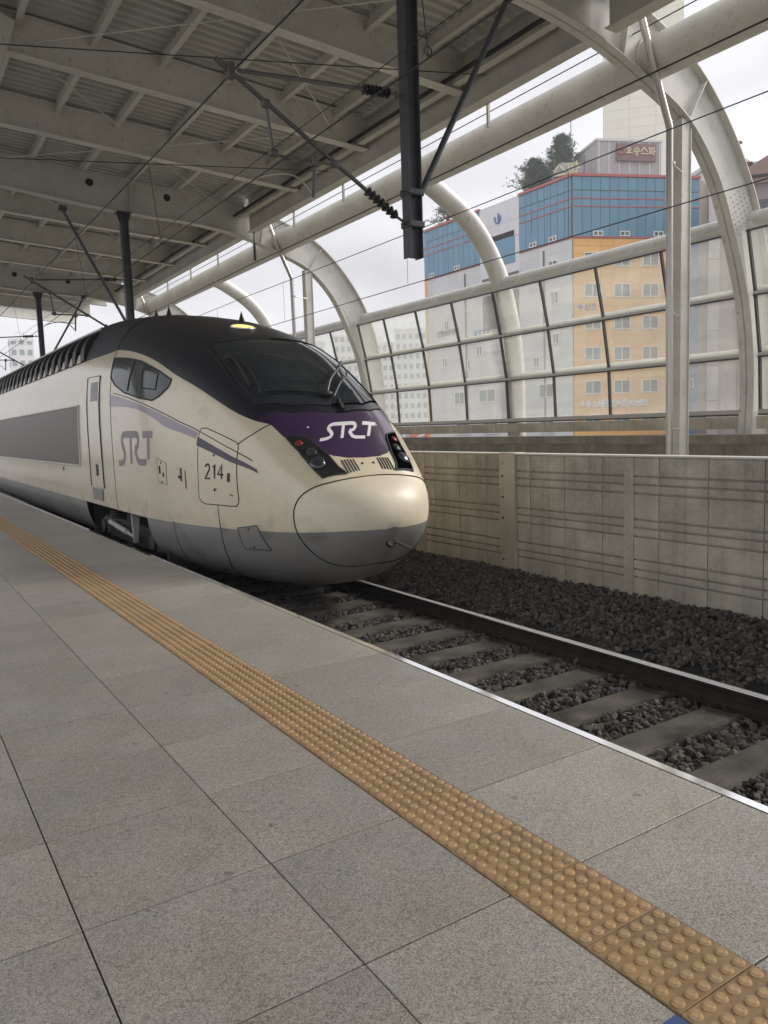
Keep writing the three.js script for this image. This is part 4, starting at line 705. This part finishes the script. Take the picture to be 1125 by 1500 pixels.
{ // office building: a long face parallel to the track and a slanted orange face
  const B = thing('office_building', 'office building with blue glass top floors, orange slanted front and grey side', 'building');
  const TOP = 23.15, BL = 17.72, dx = 0.92, dz = 0.392;
  const foot = [[54.05, -73.4], [54.05, -50.98], [54 + dx * 12.4, -51 + dz * 12.4 - 0.06], [54 + dx * 12.4 + 2.6, -51 + dz * 12.4 - 0.9], [80, -62], [80, -73.4]];
  const core = new THREE.ExtrudeGeometry(new THREE.Shape(foot.map(([x, z]) => new THREE.Vector2(x, -z))), { depth: TOP - 0.1 - GY, bevelEnabled: false }).rotateX(-Math.PI / 2).translate(0, GY, 0);
  part('core', core, C.joint, B);
  // holders turned so that +x runs along a face and +z points out of it (children of the building, plain parts placed with a matrix)
  const faceL = new THREE.Matrix4().makeBasis(V(0, 0, 1), V(0, 1, 0), V(-1, 0, 0)).setPosition(54.0, 0, -73.5), LL = 22.5;
  const faceM = new THREE.Matrix4().makeBasis(V(dx, 0, dz), V(0, 1, 0), V(-dz, 0, dx)).setPosition(54, 0, -51), LM = 12.4;
  const set = (m, F, x, y, z = 0) => { const p = V(x, y, z).applyMatrix4(F); m.position.copy(p); m.quaternion.setFromRotationMatrix(F); return m; };
  const P1 = (name, geo, mat, F, x, y, z) => set(part(name, geo, mat, B), F, x, y, z);
  // blue glazing on both faces
  const rowsB = [[17.8, 20.38], [20.46, 21.06], [21.14, 21.78], [21.82, 22.98]];
  const glaze = (F, x0, x1, n) => { const w = (x1 - x0) / n; for (const [a, b] of rowsB) { const g = box(w - 0.05, b - a - 0.03, 0.06); for (let i = 0; i < n; i++) P1('glass_panel', g, C.blue[(i * 7 + Math.round(a * 3)) % 3], F, x0 + (i + 0.5) * w, (a + b) / 2, 0.04); } for (const y of [20.42, 21.10]) P1('red_band', box(x1 - x0, 0.08, 0.14), C.red, F, (x0 + x1) / 2, y, 0.05); P1('red_coping', box(x1 - x0 + 0.1, 0.22, 0.3), C.red, F, (x0 + x1) / 2, TOP - 0.04, 0.06); P1('red_band', box(x1 - x0, 0.12, 0.2), C.red, F, (x0 + x1) / 2, BL, 0.06); };
  glaze(faceL, 0, 9.8, 11); glaze(faceL, 15.7, LL - 0.05, 8); glaze(faceM, 0.02, LM, 14);
  // grey middle bay
  for (let i = 0; i < 4; i++) for (let j = 0; j < 9; j++) { const y = 9.4 + j * 1.55; if (i >= 1 && i < 4 && y > 16.5 && y < 19.5) { if (i > 0) continue; } P1('cladding_panel', box(1.455, 1.53, 0.1), C.greyBay, faceL, 9.85 + (i + 0.5) * 1.47, y, 0.08); }
  P1('bay_wall', box(5.85, 14.4, 0.06), C.greyBay, faceL, 12.75, 15.9, 0.05);
  P1('picture_window', box(4.3, 3.05, 0.14), C.blue[1], faceL, 12.9, 18.5, 0.06); P1('dark_window', box(5.4, 1.5, 0.16), C.dkWin, faceL, 12.9, 15.3, 0.12); P1('tall_window', box(5.4, 3.6, 0.16), C.dkWin, faceL, 12.9, 12.5, 0.12); P1('window_bar', box(0.1, 5.2, 0.2), C.mul, faceL, 12.9, 13.2, 0.13);
  P1('emblem', merge([new THREE.TorusGeometry(0.42, 0.1, 6, 20, 4.2).rotateZ(2.6), box(0.14, 0.7, 0.1, 0.1, 0.15, 0)]), C.signBlue, faceL, 12.7, 21.6, 0.18);
  // grey cladding of the long face below
  { const pw = 1.4, ph = 0.92; for (let i = 0; i < 16; i++) for (let j = 0; j < 18; j++) { const x = 0.45 + i * 1.378, y = BL - 0.55 - j * ph; if (x > 9.2 && x < 15 && y > 9) continue; if (y < 1) continue; P1('cladding_panel', C.gA ||= box(1.365, ph - 0.014, 0.08), C.grey[(i * 5 + j * 3 + ((i * j) >> 1)) % 3], faceL, x + 0.69, y, 0.03); } P1('lower_wall', box(LL, 10.6, 0.06), C.grey[1], faceL, LL / 2, -3.8, 0.02); P1('orange_edge', box(0.4, BL - GY - 0.2, 0.1), C.orange[0], faceL, 0.22, (BL + GY) / 2, 0.045); }
  for (const [z, y, w, h] of [[-53.1, 12.7, 1.0, 1.2], [-53.3, 15.7, 1.1, 0.8], [-55.6, 7.0, 0.8, 1.0], [-53.0, 9.0, 0.8, 1], [-58.0, 7.3, 0.9, 1], [-60, 7.4, 0.9, 1], [-64.0, 8.9, .9, 1], [-61.8, 8.9, .9, 1], [-66, 7.6, .9, 1], [-70, 8.2, 0.9, 1.0], [-68.1, 15.5, 0.8, 0.6], [-54.3, 4.25, 1.9, 1.3], [-57.8, 4.2, 0.9, 1.3], [-62.9, 4.2, 2.6, 1.3], [-67.5, 4.15, 1.7, 1.35], [-62.5, 0.8, 2.4, 1.2], [-67, 0.8, 2.4, 1.2], [-54.3, 0.8, 1.9, 1.2], [-69.5, 12.2, 0.8, 1]]) { const f = slidingWindow(B, C.pane, w, h, 0, 0, 0); set(f, faceL, z + 73.5, y, 0.08); }
  for (const x of [7.3, 19.0]) P1('drain_pipe', box(0.12, 16, 0.12), C.joint, faceL, x, 9.2, 0.13);
  // orange cladding and its windows
  { const w = 1.3, h = 0.66; for (let i = 0; i < 8; i++) for (let j = 0; j < 28; j++) P1('cladding_panel', C.oA ||= box(w - 0.02, h - 0.02, 0.08), C.orange[(i * 3 + j * 5 + ((i + 2) * j >> 2)) % 3], faceM, 0.06 + (i + 0.5) * w, BL - 0.42 - j * h, 0.03); P1('lower_wall', box(10.4, 8, 0.06), C.orange[1], faceM, 5.26, -5.1, 0.02); P1('blue_wall', box(1.95, BL - GY - 0.1, 0.1), C.blueWall, faceM, 11.43, (BL + GY) / 2, 0.03); }
  for (const y of [15.8, 13.04, 10.15, 7.36, 4.33, 1.2]) for (const x of [1.88, 4.73, 7.55]) { const f = slidingWindow(B, C.pane, 1.62, 1.2, 0, 0, 0); set(f, faceM, x, y, 0.08); }
  for (const x of [2.4, 5.0, 8.3]) for (const [F, o] of [[faceM, 0], [faceL, 15.2]]) { if (F === faceL && x > 6) continue; const f = slidingWindow(B, C.paneDark, 0.95, 0.45, 0, 0, 0, 'hopper_window'); set(f, F, x + o, 18.05, 0.08); }
  for (const x of [1.4, 6.0]) { const f = slidingWindow(B, C.paneDark, 0.95, 0.45, 0, 0, 0, 'hopper_window'); set(f, faceL, x, 18.05, 0.08); }
  { const f = slidingWindow(B, C.paneDark, 0.9, 0.8, 0, 0, 0); set(f, faceM, 11.5, 4.5, 0.1); }
  // dark return and lettering
  P1('facade_lettering', hangul(['o', 'song', 'amp', 'se', 'jong', 'keon', 'peo', 'reon', 'seu', 'sen', 'teo'], 0.6, 0.1, 0.19), C.white, faceM, 0.5, 2.5, 0.12);
  P1('facade_lettering', hangul(['sin', 'han'], 0.56, 0.08, 0.13), C.slate, faceM, 1.1, 11.3, 0.12); P1('emblem', new THREE.OctahedronGeometry(0.28).scale(1, 1, 0.3), C.signBlue, faceM, 0.7, 11.6, 0.12);
  P1('side_sign', box(4.2, 0.95, 0.12), C.signBlue, faceL, 10.85, 8.65 + 1.9, 0.14); P1('side_lettering', hangul(['o', 'song', 'amp', 'se', 'jong'], 0.66, 0.06, 0.13), C.white, faceL, 9.1, 10.2, 0.23);
  P1('side_lettering', hangul(['sin', 'han', 'se', 'jong', 'sen', 'teo'], 0.62, 0.06, 0.13), C.slate, faceL, 2.2, 11.1, 0.12);
  P1('wall_lettering', hangul(['o', 'song'], 0.5, 0.06, 0.13), C.white, faceM, 11.0, 11.3, 0.12);
  // roof-top plant room with signs
  const A = thing('rooftop_plant_room', 'grey plant room on the office roof with a dark red sign board', 'plant room');
  const q = new THREE.Matrix4().makeBasis(V(dx, 0, dz), V(0, 1, 0), V(-dz, 0, dx)).setPosition(56.2, 0, -51.3);
  const a = (n, g, m, x, y, z) => set(part(n, g, m, A), q, x, y, z);
  a('wall', box(6.4, 4.0, 5), C.annex, 4.3, 24.6, -2.8); a('wall', box(3.4, 2.4, 4), C.annex, -0.1, 23.8, -3.4); a('parapet', box(6.6, 0.2, 5.2), C.grey[1], 4.3, 26.7, -2.8);
  for (let i = 0; i < 7; i++) a('wall_rib', box(0.12, 4, 0.1), C.grey[0], 1.3 + i * 1.0, 24.58, -0.27);
  a('sign_board', box(3.9, 1.5, 0.2), C.signRed, 4.9, 25.6, -0.1); a('sign_lettering', hangul(['o', 'song', 'seu', 'pa'], 0.72, 0.1, 0.14), C.gold, 3.75, 25.3, 0.06); a('sign_emblem', new THREE.TorusGeometry(0.26, 0.08, 6, 18), C.red, 3.35, 25.65, 0.05);
  const s2 = thing('rooftop_sign', 'yellow Hangul letters standing on the roof edge of the office building', 'sign');
  set(part('letters', hangul(['seu', 'pa'], 1.2, 0.2, 0.12), C.gold, s2), new THREE.Matrix4().makeBasis(V(0.5, 0, 0.866), V(0, 1, 0), V(-0.866, 0, 0.5)).setPosition(54.6, 0, -53.9), 0, 23.6, 0); part('sign_rack', merge([bar(V(54.7, 22.9, -53.8), V(54.7, 25.2, -53.8), 0.06, 6), bar(V(56.1, 22.9, -51.5), V(56.1, 25.2, -51.5), 0.06, 6), bar(V(54.7, 23.7, -53.8), V(56.1, 23.7, -51.5), 0.05, 6)]), C.slate, s2);
  const hut = thing('rooftop_hut', 'small dark-roofed hut on the office roof beside the pine', 'hut'); part('wall', box(3.2, 2.4, 3.2, 59, 24.2, -57.8), C.greyBay, hut); part('roof', new THREE.ConeGeometry(2.7, 0.9, 4).rotateY(0.8).translate(59, 25.85, -57.8), C.slate, hut);
  solo('antenna_mast', bar(V(59.6, 23, -56.4), V(59.6, 30.5, -56.4), 0.045, 6), C.slate, 'thin antenna mast rising from the office roof', 'antenna');
}
{ // pale tower
  const t = thing('tower_block', 'tall windowless cream tower rising behind the office roof', 'tower');
  const F = new THREE.Matrix4().makeBasis(V(0.66, 0, 0.75), V(0, 1, 0), V(-0.75, 0, 0.66)).setPosition(71.4, 0, -62.7), put = (n, g, m, x, y, z) => { const p = part(n, g, m, t); p.position.copy(V(x, y, z).applyMatrix4(F)); p.quaternion.setFromRotationMatrix(F); return p; };
  put('core', box(8.4, 58, 10), C.joint, 4.2, 20, -5.06);
  for (let i = 0; i < 3; i++) for (let j = 0; j < 30; j++) put('wall_panel', C.tp ||= box(2.78, 0.985, 0.06), C.cream[(i + j * 3 + (j >> 2)) & 1], 1.4 + i * 2.8, 21 + j * 1.0, 0); put('lower_wall', box(8.4, 29, 0.05), C.cream[0], 4.2, 6, 0);
  put('wall_lamp', box(1.3, 0.16, 0.6), C.slate, 0.9, 40.6, 0.3);
}
// pines on the roof: trunk and a crown of needle tufts on whorled limbs
function pine(name, label, x, y, z, h, r, n) {
  const g = thing(name, label, 'tree', 'pines on the office roof', [x, y, z]); part('trunk', new THREE.CylinderGeometry(0.06, 0.22, h, 7).translate(0, h / 2, 0), S(0.10, 0.07, 0.05, 0.9), g);
  const pos = [], limbs = [];
  for (let i = 0; i < n; i++) {
    const t = Math.pow(rnd(), 1.1), yy = h * (0.14 + 0.86 * t), a = rnd() * 6.283, L = r * Math.pow(1.08 - t, 0.8) * rr(0.35, 1.15) + 0.12, dir = V(Math.cos(a), rr(-0.05, 0.35), Math.sin(a)), tip = dir.clone().multiplyScalar(L).add(V(0, yy, 0));
    if (i % 2 === 0) limbs.push(bar(V(0, yy, 0), tip, 0.025, 4, 0.01));
    for (let k = 0; k < 16; k++) { const f = rr(0.25, 1.05), c = V(0, yy, 0).lerp(tip, f).add(V(rr(-.2, .2), rr(-.12, .2), rr(-.2, .2))); for (let m = 0; m < 4; m++) { const d = V(rr(-1, 1), rr(-0.5, 1.2), rr(-1, 1)).normalize().multiplyScalar(rr(0.14, 0.3)), s = V(rr(-1, 1), rr(-1, 1), rr(-1, 1)).normalize().multiplyScalar(0.04); pos.push(c.x - s.x, c.y - s.y, c.z - s.z, c.x + s.x, c.y + s.y, c.z + s.z, c.x + d.x, c.y + d.y, c.z + d.z); } }
  }
  part('limbs', merge(limbs), S(0.10, 0.07, 0.05, 0.9), g); const cg = new THREE.BufferGeometry(); cg.setAttribute('position', new THREE.Float32BufferAttribute(pos, 3)); cg.computeVertexNormals(); part('crown', cg, S(0.06, 0.095, 0.05, 0.9), g);
}
pine('pine_tree', 'tallest dark pine on the office roof beside the yellow letters', 57.5, 23, -55.6, 5.4, 2.6, 330);
pine('pine_tree', 'lower bushy pine on the office roof next to the tallest pine', 55.9, 23, -57.6, 3.4, 2.9, 240);
pine('pine_tree', 'sparse pine on the far end of the office roof beside the curved tube', 55.2, 23, -70.6, 3.2, 2.2, 80);
{ // distant flats
  const flats = [[139.5, -195, 13, 12, 29, 'pale block of flats beside the office building behind the glass', 0.6], [131, -203, 9, 9, 25.5, 'shorter pale block of flats next to the arch behind the glass', 0.6], [121.5, -207, 7.5, 8, 28, 'slim pale block of flats seen through the glass behind the windscreen', 0.5], [113, -213, 8, 8, 26.5, 'pale block of flats almost hidden behind the column', 0.5], [35.5, -237, 6, 7, 27.5, 'pale distant block of flats above the far end of the train', 0.1], [20, -250, 14, 8, 20, 'low cream block of flats past the end of the roof', 0.1], [152, -222, 14, 10, 22, 'low pale block of flats behind the office building', 0.6]];
  for (const [x, z, w, d, top, lab, a] of flats) {
    const g = thing('apartment_block', lab, 'flats', 'distant blocks of flats', [x, GY, z]); g.rotation.y = -a; const H = top - GY;
    part('wall', box(w, H, d, 0, H / 2, 0), C.apt, g); const l = [], fr = Math.round(H / 2.9), nc = Math.round(w / 1.9);
    for (let j = 0; j < fr; j++) for (let i = 0; i < nc; i++) l.push(box(w / nc * 0.58, 1.5, 0.12, -w / 2 + (i + 0.5) * w / nc, 1.6 + j * 2.9, d / 2));
    for (let j = 0; j < fr; j++) for (let i = 0; i < 3; i++) l.push(box(0.12, 1.5, d / 3 * 0.55, -w / 2, 1.6 + j * 2.9, -d / 2 + (i + 0.5) * d / 3));
    const wm = part('windows', merge(l), C.aptWin, g); wm.userData.kind = 'stuff'; part('roof_parapet', box(w + 0.3, 0.7, d + 0.3, 0, H + 0.35, 0), C.apt, g); part('lift_tower', box(w * 0.35, 2.4, d * 0.4, 0, H + 1.6, 0), C.apt, g);
  }
}
{ // brick building with tiled roofs beyond the right arch
  const g = thing('brick_building', 'dull brick building with red tiled roofs beyond the arch', 'building', null, [61.5, 0, -36.5]); g.rotation.y = -0.9;
  part('wall', bb(-2.5, 16, GY, 19.6, -8, 0), C.brick, g); part('cornice', bb(-2.9, 16.4, 19.6, 20.0, -8.4, 0.4), C.tileRoof, g); part('band', bb(-2.6, 16.1, 15.2, 15.6, -8, 0.12), C.annex, g);
  const r = part('roof', plate([[-3.2, 20.2], [16.8, 20.2], [13.5, 21.7], [-0.4, 21.7]], -8.6, 0.7), C.tileRoof, g); for (let i = 0; i < 8; i++) part('window', bb(-1.4 + i * 2.1, -0.2 + i * 2.1, 16.3, 18.4, 0, 0.08), C.dkWin, g);
  const t = thing('tiled_turret', 'small turret with a red tiled cap beside the brick building', 'turret', null, [60.2, 0, -39.4]); part('turret_wall', new THREE.CylinderGeometry(0.9, 0.9, 30.3, 8).translate(0, GY + 15.15, 0), C.brick, t); part('turret_roof', new THREE.CylinderGeometry(0.35, 1.7, 1.0, 8).translate(0, 21.8, 0), C.tileRoof, t); part('lantern', new THREE.CylinderGeometry(0.35, 0.35, 0.9, 8).translate(0, 22.75, 0), C.brick, t); part('lantern_cap', new THREE.CylinderGeometry(0.1, 0.75, 0.35, 8).translate(0, 23.35, 0), C.tileRoof, t);
  const k = thing('grey_side_building', 'plain grey building between the office building and the arch', 'building', null, [70, 0, -47]); k.rotation.y = -0.5; part('wall', bb(-1.2, 14, GY, 25, -10, 0), C.grey[2], k); part('parapet', bb(-1.4, 14.2, 25, 25.4, -10.2, 0.2), C.grey[0], k); for (let j = 0; j < 8; j++) part('wall_joint', bb(-1.2, 14, -4 + j * 3.4, -3.95 + j * 3.4, 0, 0.02), C.joint, k);
  const o = thing('street_banner', 'orange and white shop board seen below the glass screen', 'sign board', null, [70, -2.4, -97.5]); o.rotation.y = -0.95; part('board', box(3.6, 3.4, 0.3, 0, 1.7, 0), C.orangeSign, o); part('white_flash', plate([[-1.8, 1.2], [-0.9, 1.2], [1.8, 2.9], [0.9, 2.9]], 0.16, 0.2), C.white, o); part('board_legs', merge([bar(V(-1.4, -6.6, 0), V(-1.4, 0, 0), 0.15, 6), bar(V(1.4, -6.6, 0), V(1.4, 0, 0), 0.15, 6)]), C.slate, o);
}
scene.fog = new THREE.FogExp2(0xdfe0e4, 0.0018);
renderer();
function renderer() {
  const r = new THREE.WebGLRenderer({ antialias: true });
  r.toneMapping = THREE.LinearToneMapping; r.toneMappingExposure = EXPOSURE; r.shadowMap.enabled = true; r.shadowMap.type = THREE.PCFSoftShadowMap;
  r.setSize(768, 1024);
  r.render(scene, camera);
}
